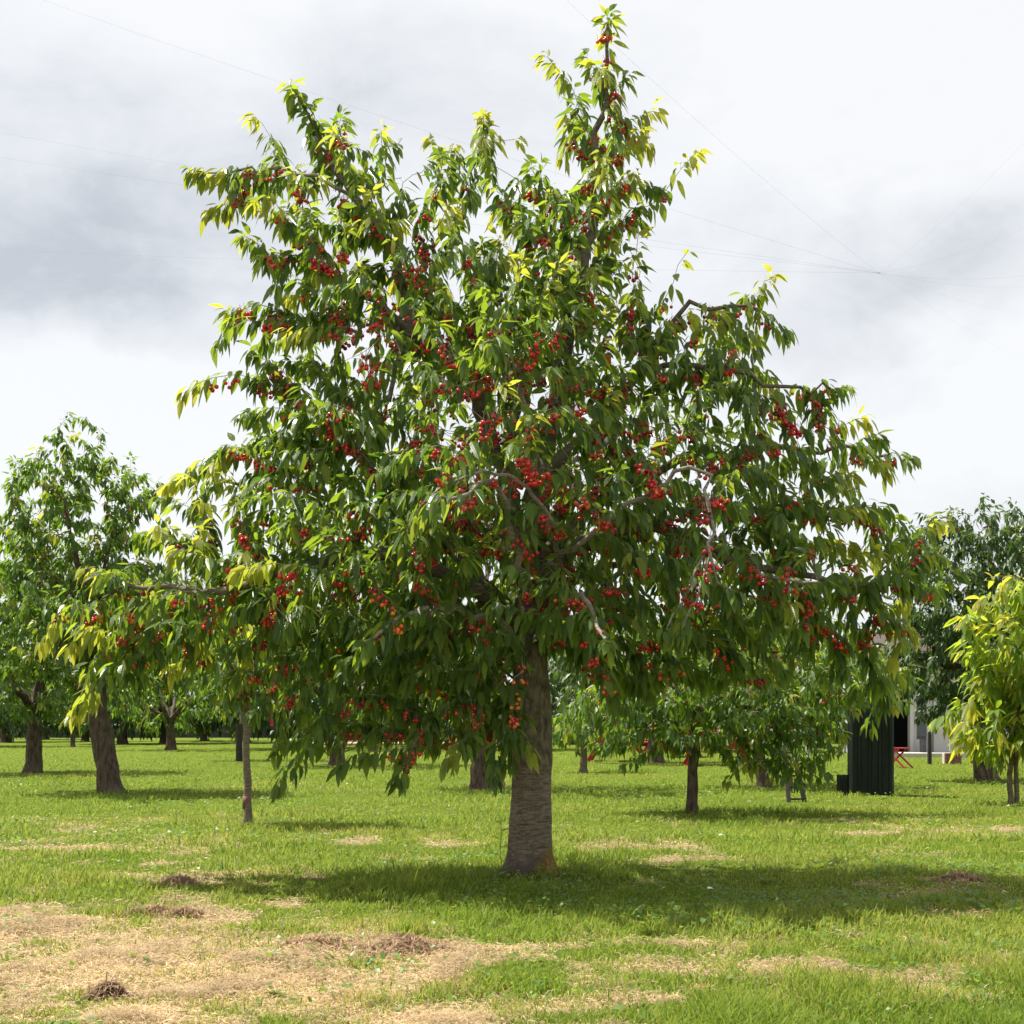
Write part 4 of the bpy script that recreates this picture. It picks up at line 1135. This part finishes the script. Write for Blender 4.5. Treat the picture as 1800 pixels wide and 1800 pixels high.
# ------------------------------------------------------------------ furniture and small things
M['red'] = simple_mat('red_paint', (.45, .02, .025), .45, .25, 12, .1)
M['brown_wood'] = simple_mat('brown_wood', (.20, .09, .06), .7, .4, 9, .3, stretch=(1, 6, 6))
M['pale_plastic'] = simple_mat('pale_plastic', (.62, .66, .72), .5, .1, 9, .05)
M['grey_wood'] = simple_mat('grey_wood', (.17, .13, .10), .85, .45, 14, .5, stretch=(4, 4, .6))
M['dark_wood'] = simple_mat('dark_wood', (.045, .035, .028), .8, .5, 14, .5, stretch=(4, 4, .6))
M['green_metal'] = simple_mat('green_metal', (.038, .056, .046), .55, .6, 9, .25, .1, (1, 1, .22), (.016, .022, .018))
M['white_paint'] = simple_mat('white_paint', (.48, .47, .45), .6, .08, 3, .05)
M['grey_metal'] = simple_mat('grey_metal', (.09, .095, .11), .5, .2, 8, .1, .3)
M['concrete'] = simple_mat('concrete', (.48, .45, .40), .9, .2, 7, .3)
M['dark'] = simple_mat('dark_interior', (.02, .018, .018), .8, .3, 5, .1)
M['glass'] = simple_mat('window_glass', (.03, .035, .04), .05, .1, 5, 0, 0, spec=.8)
M['roof'] = simple_mat('roof_tile', (.10, .07, .06), .85, .4, 6, .5, stretch=(1, 3, 1))
M['brick'] = simple_mat('brick', (.26, .14, .09), .9, .4, 10, .5)
M['cut'] = simple_mat('cut_wood', (.42, .30, .18), .8, .3, 14, .3)
M['ribbon'] = simple_mat('ribbon', (.55, .02, .06), .5, .15, 9, .05)
M['wire'] = simple_mat('wire', (.22, .23, .25), .9, .1, 9, 0, 0, spec=.05)

def picnic_table(px, py, rz, label, m, group='picnic tables', L=1.6, legw=1.35):
    g = G(px, py); z = float(ground_z(*g))
    t = empty('picnic_table', (g[0], g[1], z), rz); tag(t, label, 'table', group)
    for i in range(5): MB().box(((0), (i - 2) * .145, .735), (L, .135, .035), None, .004).build('top_plank', m, t)
    for s in (-1, 1):
        for k in range(2): MB().box((0, s * (.60 + .14 * k), .44), (L, .13, .035), None, .004).build('seat_plank', m, t)
        x = s * (L / 2 - .25)
        for q in (-1, 1): MB().bar((x, q * .26, .72), (x, q * legw / 2, .0), .035, .09).build('leg', m, t)
        MB().box((x + .036, 0, .40), (.035, legw + .1, .09)).build('seat_beam', m, t)
        MB().box((x + .036, 0, .70), (.035, .66, .035)).build('top_beam', m, t)
    return t
picnic_table(1086, 1337, 1.45, 'red picnic table nearest the small umbrella shaped tree', M['red'])
picnic_table(1180, 1330, 1.2, 'red picnic table right of the pale broad trunk', M['red'])
picnic_table(1262, 1346, 1.5, 'red picnic table behind the slender dark trunk', M['red'])
picnic_table(1320, 1326, .2, 'red picnic table behind the crooked brown trunk', M['red'])
picnic_table(1368, 1336, .1, 'pale grey picnic table left of the small ladder', M['pale_plastic'])

def bench():
    g = G(637, 1312)
    t = empty('bench_table', (g[0], g[1], float(ground_z(*g))), .12); tag(t, 'reddish brown wooden bench on a central stand, far left of centre', 'bench')
    for i in range(3): MB().box((0, (i - 1) * .15, .62), (1.5, .14, .05), None, .006).build('plank', M['brown_wood'], t)
    for s in (-1, 1): MB().box((s * .12, 0, .30), (.12, .34, .60)).build('leg', M['brown_wood'], t)
    MB().box((0, 0, .57), (.6, .3, .05)).build('support', M['brown_wood'], t)
bench()

def ladder():
    g = G(1401, 1410); z = float(ground_z(*g)) - .01
    t = empty('ladder', (g[0], g[1], z), .25); tag(t, 'short dark wooden ladder leaning into the tree beside the green metal enclosure', 'ladder')
    for s in (-1, 1): MB().bar((s * .10, 0, 0), (s * .055 + .03, .30, .66), .045, .03).build('rail', M['dark_wood'], t)
    for k in range(5):
        u = (k + .35) / 5.0; hw = .10 + (.055 - .10) * u; cx = .03 * u
        MB().bar((-hw + cx, .30 * u, .66 * u), (hw + cx, .30 * u, .66 * u), .03, .022).build('rung', M['dark_wood'], t)
ladder()

def enclosure():
    g = G(1539, 1399); z = float(ground_z(*g)) - .02
    t = empty('metal_enclosure', (g[0], g[1] + .25, z), -.18); tag(t, 'tall dark green ribbed metal enclosure standing in the grass on the right', 'enclosure')
    W, Dp, H = .50, .46, 1.38
    def ribbed(w, h, name, loc, rz):
        # trapezoid sheet profile extruded upward
        prof = []; n = 4; p = w / n
        for i in range(n):
            x0 = -w / 2 + i * p
            prof += [(x0, 0), (x0 + p * .62, 0), (x0 + p * .70, -.022), (x0 + p * .90, -.022), (x0 + p * .98, 0)]
        prof.append((w / 2, 0))
        bm = bmesh.new(); lo = [bm.verts.new((x, y, 0)) for x, y in prof]; hi = [bm.verts.new((x, y, h)) for x, y in prof]
        for i in range(len(prof) - 1): bm.faces.new((lo[i], lo[i + 1], hi[i + 1], hi[i]))
        r = bmesh.ops.solidify(bm, geom=bm.faces[:], thickness=.004)
        me = bpy.data.meshes.new(name); bm.to_mesh(me); bm.free()
        o = link(name, me, M['green_metal'], t); o.location = loc; o.rotation_euler = (0, 0, rz)
    ribbed(W, H, 'ribbed_panel', (0, -Dp / 2, 0), 0)
    ribbed(W, H, 'ribbed_panel', (0, Dp / 2, 0), math.pi)
    ribbed(Dp, H, 'ribbed_panel', (W / 2, 0, 0), math.pi / 2)
    ribbed(Dp, H, 'ribbed_panel', (-W / 2, 0, 0), -math.pi / 2)
    for sx in (-1, 1):
        for sy in (-1, 1): MB().box((sx * W / 2, sy * Dp / 2, H / 2), (.035, .035, H + .01)).build('corner_post', M['green_metal'], t)
    MB().box((0, 0, H + .02), (W + .08, Dp + .08, .03)).build('roof', M['green_metal'], t)
    ribbed(.17, .28, 'side_panel', (-W / 2 - .09, -Dp / 2 + .06, 0), .1)
enclosure()

def log():
    g = G(876, 1389); z = float(ground_z(*g))
    t = empty('cut_log', (g[0], g[1], z)); tag(t, 'short cut log lying at the foot of the dark stout trunk', 'log')
    m = MB(); m.tube([(-.16, .18, .05), (-.05, .09, .055), (.06, -.02, .06)], [.06, .056, .055], 14); m.build('bark', M['bark_old'], t, True)
    m = MB(); d = np.array([.11, -.11, .005]); d = d / np.linalg.norm(d); m.tube([np.array([.06, -.02, .06]) + d * .001, np.array([.06, -.02, .06]) + d * .006], [.050, .049], 14); m.build('cut_face', M['cut'], t)
log()

def stake(px, py, h, r, label, rz=0.0, lean=.0, m='grey_wood'):
    g = G(px, py); z = float(ground_z(*g)) - .03
    mb = MB(); mb.tube([(0, 0, 0), (lean * .5, 0, h * .5), (lean, 0, h)], [r, r * .97, r * .9], 8)
    o = mb.build('stake', M[m]); o.location = (g[0], g[1], z); tag(o, label, 'stake')
stake(421, 1338, .9, .09, 'dark wooden post behind the slim banded trunk', m='dark_wood')
stake(1634, 1343, .75, .05, 'thin dark post before the white building', m='dark_wood')
stake(1390, 1392, .45, .025, 'low green grey stake left of the ladder', m='grey_wood')
# dark band round the young trunk
g = YT3; mb = MB(); mb.tube([(g[0] - .004, g[1], .13), (g[0] - .005, g[1], .20), (g[0] - .006, g[1], .245)], [.043, .0412, .0405], 16)
o = mb.build('trunk_band', M['brown_wood'], None, True); tag(o, 'red brown band round the slim young trunk', 'band')
# red ribbon
p = P(477, 1247, 12.2); mb = MB(); mb.box((0, 0, -.055), (.03, .004, .12)); mb.box((.004, .004, -.13), (.026, .003, .04), Matrix.Rotation(.2, 4, 'Y')); mb.tube([(0, 0, 0), (0.0, .02, .10), (-.04, .06, .16)], [.003, .003, .003], 4)
o = mb.build('ribbon', M['ribbon']); o.location = Vector(p); tag(o, 'red ribbon hanging right of the slim young trunk', 'ribbon')

def building():
    Yb = 38.0; s = FPX / Yb
    X = lambda px: (px - 900) / s
    t = empty('white_building', (X(1640), Yb, 0)); tag(t, 'white single storey building with glazed door behind the right trees', 'building')
    ox = X(1640)
    def bx(name, m, x0, x1, y0, y1, z0, z1, par=t): 
        return MB().box(((x0 + x1) / 2 - ox, (y0 + y1) / 2, (z0 + z1) / 2), (x1 - x0, y1 - y0, z1 - z0)).build(name, m, par)
    bx('wall', M['white_paint'], X(1642), X(1860), 0, .25, 0, 2.5)
    bx('wall', M['white_paint'], X(1540), X(1570), 0, .25, 0, 2.5)
    bx('lintel', M['white_paint'], X(1570), X(1642), .003, .25, 2.1, 2.5)
    bx('pier', M['white_paint'], X(1600), X(1606), .002, .25, 0, 2.1)
    bx('back_wall', M['dark'], X(1540), X(1860), 3.5, 3.7, 0, 2.5)
    bx('side_wall', M['white_paint'], X(1536), X(1540), 0, 3.7, 0, 2.5)
    d = bx('door', M['white_paint'], X(1607), X(1641), .10, .15, .02, .45)
    bx('frame', M['white_paint'], X(1607), X(1613), .10, .15, .45, 2.08, d)
    bx('frame', M['white_paint'], X(1631), X(1641), .10, .15, .45, 2.08, d)
    bx('pane', M['glass'], X(1613), X(1631), .12, .13, .45, 2.05, d)
    r = MB(); x0, x1 = X(1530) - ox, X(1870) - ox
    vs = [r.bm.verts.new(v) for v in [(x0, -.4, 2.5), (x1, -.4, 2.5), (x1, 2, 3.5), (x0, 2, 3.5), (x0, 4.2, 2.5), (x1, 4.2, 2.5)]]
    r.bm.faces.new((vs[0], vs[1], vs[2], vs[3])); r.bm.faces.new((vs[3], vs[2], vs[5], vs[4])); r.bm.faces.new((vs[0], vs[3], vs[4])); r.bm.faces.new((vs[1], vs[5], vs[2])); r.bm.faces.new((vs[0], vs[4], vs[5], vs[1]))
    r.build('roof', M['roof'], t)
    o = MB().box((X(1660), Yb - .9, .04), (5.0, 1.8, .12)).build('patio', M['concrete']); tag(o, kind='structure')
    b = empty('litter_bin', (X(1613), Yb - .5, .10)); tag(b, 'grey litter bin beside the glazed door of the white building', 'bin')
    MB().tube([(0, 0, 0), (0, 0, .36)], [.085, .095], 14).build('body', M['grey_metal'], b)
    MB().tube([(0, 0, .47), (0, 0, .50)], [.11, .10], 14).build('lid', M['grey_metal'], b)
    for q in (-1, 1): MB().box((q * .085, 0, .41), (.015, .03, .14)).build('bracket', M['grey_metal'], b)
    p = empty('low_partition', (X(1656), Yb - 2.0, 0)); tag(p, 'low white partition with slatted foot beside the brick block', 'partition')
    MB().box((0, 0, .34), (.86, .04, .34)).build('board', M['white_paint'], p)
    for i in range(12): MB().box((-.40 + i * .073, 0, .085), (.04, .03, .17)).build('slat', M['white_paint'], p)
building()

def brick_block():
    g = G(1675, 1343); t = empty('brick_block', (g[0], g[1], 0)); tag(t, 'low brown brick block under the right trees', 'block')
    me = None
    MB().box((0, .09, .11), (.37, .15, .24)).build('core', M['concrete'], t)
    for r in range(4):
        for c in range(4 if r % 2 else 3):
            w = .118 if not r % 2 or 0 < c < 3 else .055
            x = (-.125 + c * .125) if not r % 2 else (-.155, -.0625, .0625, .155)[c]
            o = MB().box((x, 0, .03 + r * .062), (w, .07, .052), None, .003).build('brick', M['brick'], t)
brick_block()

def chair(px, py, rz, label):
    g = G(px, py); t = empty('garden_chair', (g[0], g[1], float(ground_z(*g))), rz); tag(t, label, 'chair')
    for i in range(4): MB().box((0, -.15 + i * .1, .40), (.42, .085, .022)).build('seat_slat', M['red'], t)
    for s in (-1, 1):
        MB().bar((s * .2, -.25, 0), (s * .2, .18, .39), .03, .03).build('leg', M['red'], t)
        MB().bar((s * .2, .28, 0), (s * .2, -.12, .39), .03, .03).build('leg', M['red'], t)
        MB().bar((s * .2, .18, .39), (s * .2, .28, .85), .03, .03).build('back_post', M['red'], t)
    for i in range(3): MB().box((0, .2 + i * .03, .55 + i * .12), (.38, .02, .08)).build('back_slat', M['red'], t)
chair(1577, 1349, .9, 'red folding garden chair right of the green metal enclosure')

# wires strung over the orchard from one ring
HUB = P(1545, 480, 14.0)
hb = MB(); a = np.arange(17) * 2 * np.pi / 16; hb.tube([HUB * 0 + np.array([.012 * math.cos(q), .012 * math.sin(q), 0]) for q in a], [.0015] * 17, 5)
o = hb.build('wire_ring', M['wire']); o.location = Vector(HUB); tag(o, 'small ring high in the sky where the wires meet', 'ring')
for (px, py, Y), lb in [((60, -15, 16), 'thin wire running up to the top left corner behind the tree'), ((-40, 217, 19), 'upper of two thin wires leaving at the left edge'),
                        ((-40, 263, 21), 'lower of two thin wires leaving at the left edge'), ((-40, 430, 26), 'lowest faint wire leaving at the left edge'),
                        ((1000, -10, 11), 'thin wire rising steeply behind the treetop'), 
                        ((1830, 205, 11), 'wire rising to the right edge'), ((1830, 376, 13), 'faint wire rising gently to the right edge'), ((1830, 471, 16), 'level wire leaving at the right edge'),
                        ((1830, 494, 18), 'wire sloping slightly down to the right edge'), ((1830, 549, 20), 'wire sloping down to the right edge'), ((1830, 640, 22), 'steepest wire falling to the right edge')]:
    e = P(px, py, Y); e = HUB + (e - HUB) * 1.25
    pts = [HUB * (1 - u) + e * u - np.array([0, 0, .10 * 4 * u * (1 - u)]) for u in np.linspace(0, 1, 14)]
    mb = MB(); mb.tube([p - HUB for p in pts], [.00035 if px == 1830 else .0006] * 14, 4); o = mb.build('overhead_wire', M['wire']); o.location = Vector(HUB); tag(o, lb, 'wire', 'overhead wires')

# heaps of raked clippings
def heap(px, py, rx, ry, h, label, seed, dark=.6):
    rg = np.random.default_rng(seed); g = G(px, py); n = 900
    t = empty('clippings_heap', (g[0], g[1], float(ground_z(*g)))); tag(t, label, 'heap', 'heaps of dry clippings')
    nu, nv_ = 14, 6; V = [(0, 0, h)]
    for j in range(1, nv_ + 1):
        for i in range(nu):
            a = i * 2 * math.pi / nu; u = j / nv_; k = 1 + .25 * math.sin(3 * a + seed) + rg.normal(0, .1)
            V.append((rx * u * k * math.cos(a), ry * u * k * math.sin(a), .75 * h * (1 - u * u) * (1 + rg.normal(0, .25)) - .012 * (j == nv_)))
    F = [(0, 1 + i, 1 + (i + 1) % nu, 1 + (i + 1) % nu) for i in range(nu)]
    me = bpy.data.meshes.new('mound'); fs = [(0, 1 + i, 1 + (i + 1) % nu) for i in range(nu)]
    for j in range(nv_ - 1):
        for i in range(nu): a_ = 1 + j * nu; fs.append((a_ + i, a_ + nu + i, a_ + nu + (i + 1) % nu, a_ + (i + 1) % nu))
    me.from_pydata(V, [], fs); link('mound', me, M['thatch'], t)
    a = rg.uniform(0, 6.28, n); u = np.sqrt(rg.random(n)) * rg.uniform(.8, 1.7, n)
    p = np.stack([rx * u * np.cos(a), ry * u * np.sin(a), (.75 * h * np.clip(1 - u * u, 0, 1)) + rg.uniform(0, .014, n)], 1)
    az = rg.uniform(0, 6.28, n); el = rg.normal(.1, .45, n); L = rg.uniform(.02, .07, n)[:, None]
    d = np.stack([np.cos(az) * np.cos(el), np.sin(az) * np.cos(el), np.sin(el)], 1)
    s = np.stack([-np.sin(az), np.cos(az), np.zeros(n)], 1) * .0022
    b = p + d * L * .5; e = p + d * L + np.array([0, 0, -.3]) * L
    V = np.stack([p - s, p + s, b + s, b - s, e], 1).reshape(-1, 3)
    F = (np.array([(0, 1, 2), (0, 2, 3), (3, 2, 4)])[None] + (np.arange(n) * 5)[:, None, None]).reshape(-1, 3)
    q = rg.random((n, 1)); c = (np.array([.22, .14, .085]) * (1 - q) + np.array([.52, .38, .24]) * q) * (.35 + dark)
    o = link('strands', np_mesh('strands', V, F, np.repeat(c, 5, 0)), M['grass'], t); tag(o, kind='stuff')
M['thatch'] = simple_mat('thatch', (.34, .23, .14), .95, .6, 60, .9)
for q in [(315, 1555, .11, .07, .05, 'brown heap of dry clippings on the left lawn, upper one', .62), (270, 1607, .13, .06, .045, 'flat dark heap of clippings below the upper left heap', .5),
          (325, 1612, .09, .05, .035, 'small dark heap of clippings right of the flat dark heap', .5), (555, 1665, .16, .09, .045, 'wide brown heap of clippings left of the shadow edge', .6), (712, 1672, .20, .10, .07, 'largest tousled heap of clippings, in front left of the trunk', .55),
          (192, 1746, .05, .035, .05, 'small round clod of earth at the bottom left', .4), (1685, 1551, .12, .06, .045, 'brown heap of earth and clippings on the right lawn', .5)]:
    heap(*q[:6], seed=int(q[0] * 7 + q[1]), dark=q[6])

# broad leaved weeds
M['weed'] = leaf_mat('weed_leaf', (.06, .13, .02), (.12, .22, .03), (.2, .36, .03), (.36, .5, .05), (.3, .3, .05), (.5, .5, .06), .4, .45, False)
def weed(px, py, n, L, label, seed):
    rg = np.random.default_rng(seed); g = G(px, py); z = float(ground_z(*g))
    t = empty('broadleaf_weed', (g[0], g[1], z)); tag(t, label, 'weed', 'weeds in the lawn')
    for i in range(n):
        a = i * 2.4 + rg.uniform(-.3, .3); el = rg.uniform(.25, 1.0)
        d = np.array([[math.cos(a) * math.cos(el), math.sin(a) * math.cos(el), math.sin(el)]]); ln = L * rg.uniform(.6, 1.1)
        V, F, T, U = leaf_np(np.array([[0, 0, .004]]), d, np.array([[0, 0, 1.0]]) + rg.normal(0, .15, (1, 3)), np.array([ln]), np.array([ln * .24]), np.array([[rg.random(), .1, 0]]), None, np.array([.35]), False, .3)
        link('leaf', np_mesh('leaf', V, F, T), M['weed'], t)
for i, (px, py, n, L, lb) in enumerate([(903, 1640, 5, .07, 'small weed with round leaf in front of the trunk'), (1130, 1655, 6, .07, 'low weed in the shade right of the trunk'), (1350, 1785, 9, .07, 'leafy weed at the bottom edge right of centre'),
                                        (1310, 1735, 7, .07, 'upright weed in the shaded lower right lawn'), (260, 1700, 7, .06, 'flat green weed on the dry patch at left'), (570, 1740, 8, .06, 'flat weed on the dry patch at bottom centre left'),
                                        (480, 1745, 6, .05, 'smaller flat weed left of the bottom centre weed'), (700, 1772, 7, .05, 'flat weed near the bottom edge on dry ground'), (1350, 1552, 7, .08, 'weed at the shadow edge on the right lawn'), (205, 1520, 5, .05, 'yellowish weed on the sunny left lawn'),
                                        (1495, 1392, 9, .10, 'leafy weed at the left foot of the green enclosure'), (1550, 1404, 9, .10, 'leafy weed at the right foot of the green enclosure')]):
    weed(px, py, n, L, lb, i + 50)
# clover and low weeds growing through the lawn
def clover():
    rg = np.random.default_rng(77)
    x, y = sample_ground(60000, 3.6, 20, 1.4, rg)
    f_ = fbm(x, y, 1.3, 3, 301); k = rg.random(len(x)) < np.clip((f_ - .52) * 6, .02, 1) * (1 - .8 * dryness(x, y))
    x, y = x[k], y[k]; n = len(x); az = rg.uniform(0, 6.28, n); el = rg.uniform(-.1, .7, n)
    b = np.stack([x, y, ground_z(x, y) + rg.uniform(.012, .05, n)], 1)
    d = np.stack([np.cos(az) * np.cos(el), np.sin(az) * np.cos(el), np.sin(el)], 1)
    L = rg.uniform(.014, .034, n) * (1 + .03 * y)
    V, F, T, U = leaf_np(b, d, np.tile([0, 0, 1.0], (n, 1)) + rg.normal(0, .25, (n, 3)), L, L * .36, np.stack([rg.random(n), np.zeros(n), np.zeros(n)], 1), None, rg.uniform(0, .4, n), True, .2)
    o = link('clover', np_mesh('clover', V, F, T), M['weed']); tag(o, 'low broad leaved clover and weeds growing through the lawn', 'clover', kind='stuff')
    print('clover', n)
clover()
# tall stalk left of the trunk
g = G(882, 1528); t = empty('grass_stalk', (g[0], g[1], float(ground_z(*g)))); tag(t, 'tall thin grass stalk left of the thick trunk', 'grass stalk')
mb = MB(); mb.tube([(0, 0, 0), (-.01, 0, .12), (.0, 0, .24), (-.015, 0, .34)], [.0022, .002, .0018, .001], 5); mb.build('stem', M['weed'], t)
for i, (z, a) in enumerate([(.08, 3.0), (.13, .2), (.18, 2.8), (.23, .4), (.28, 2.6)]):
    V, F, T, U = leaf_np(np.array([[-.005, 0, z]]), nrm(np.array([[math.cos(a), .2, .75]])), np.array([[0, -1.0, .5]]), np.array([.10]), np.array([.004]), np.array([[.3, .1, 0]]), None, np.array([.5]), False, .3)
    link('blade', np_mesh('blade', V, F, T), M['weed'], t)
# white petals / scraps
M['scrap'] = simple_mat('pale_leaf_scrap', (.75, .74, .68), .7, .1, 9, .05)
for px, py, lb in [(1243, 1574, 'white scrap lying on the lawn right of the trunk'), (1264, 1473, 'tiny white scrap on the sunny grass right of the trunk')]:
    g = G(px, py); V, F, T, U = leaf_np(np.zeros((1, 3)), np.array([[.9, .3, .15]]), np.array([[0, -.3, 1.0]]), np.array([.045]), np.array([.014]), np.array([[.5, 0, 0]]), None, np.array([.2]), False, .5)
    o = link('pale_scrap', np_mesh('pale_scrap', V, F, T), M['scrap']); o.location = (g[0], g[1], float(ground_z(*g)) + .03); tag(o, lb, 'scrap')
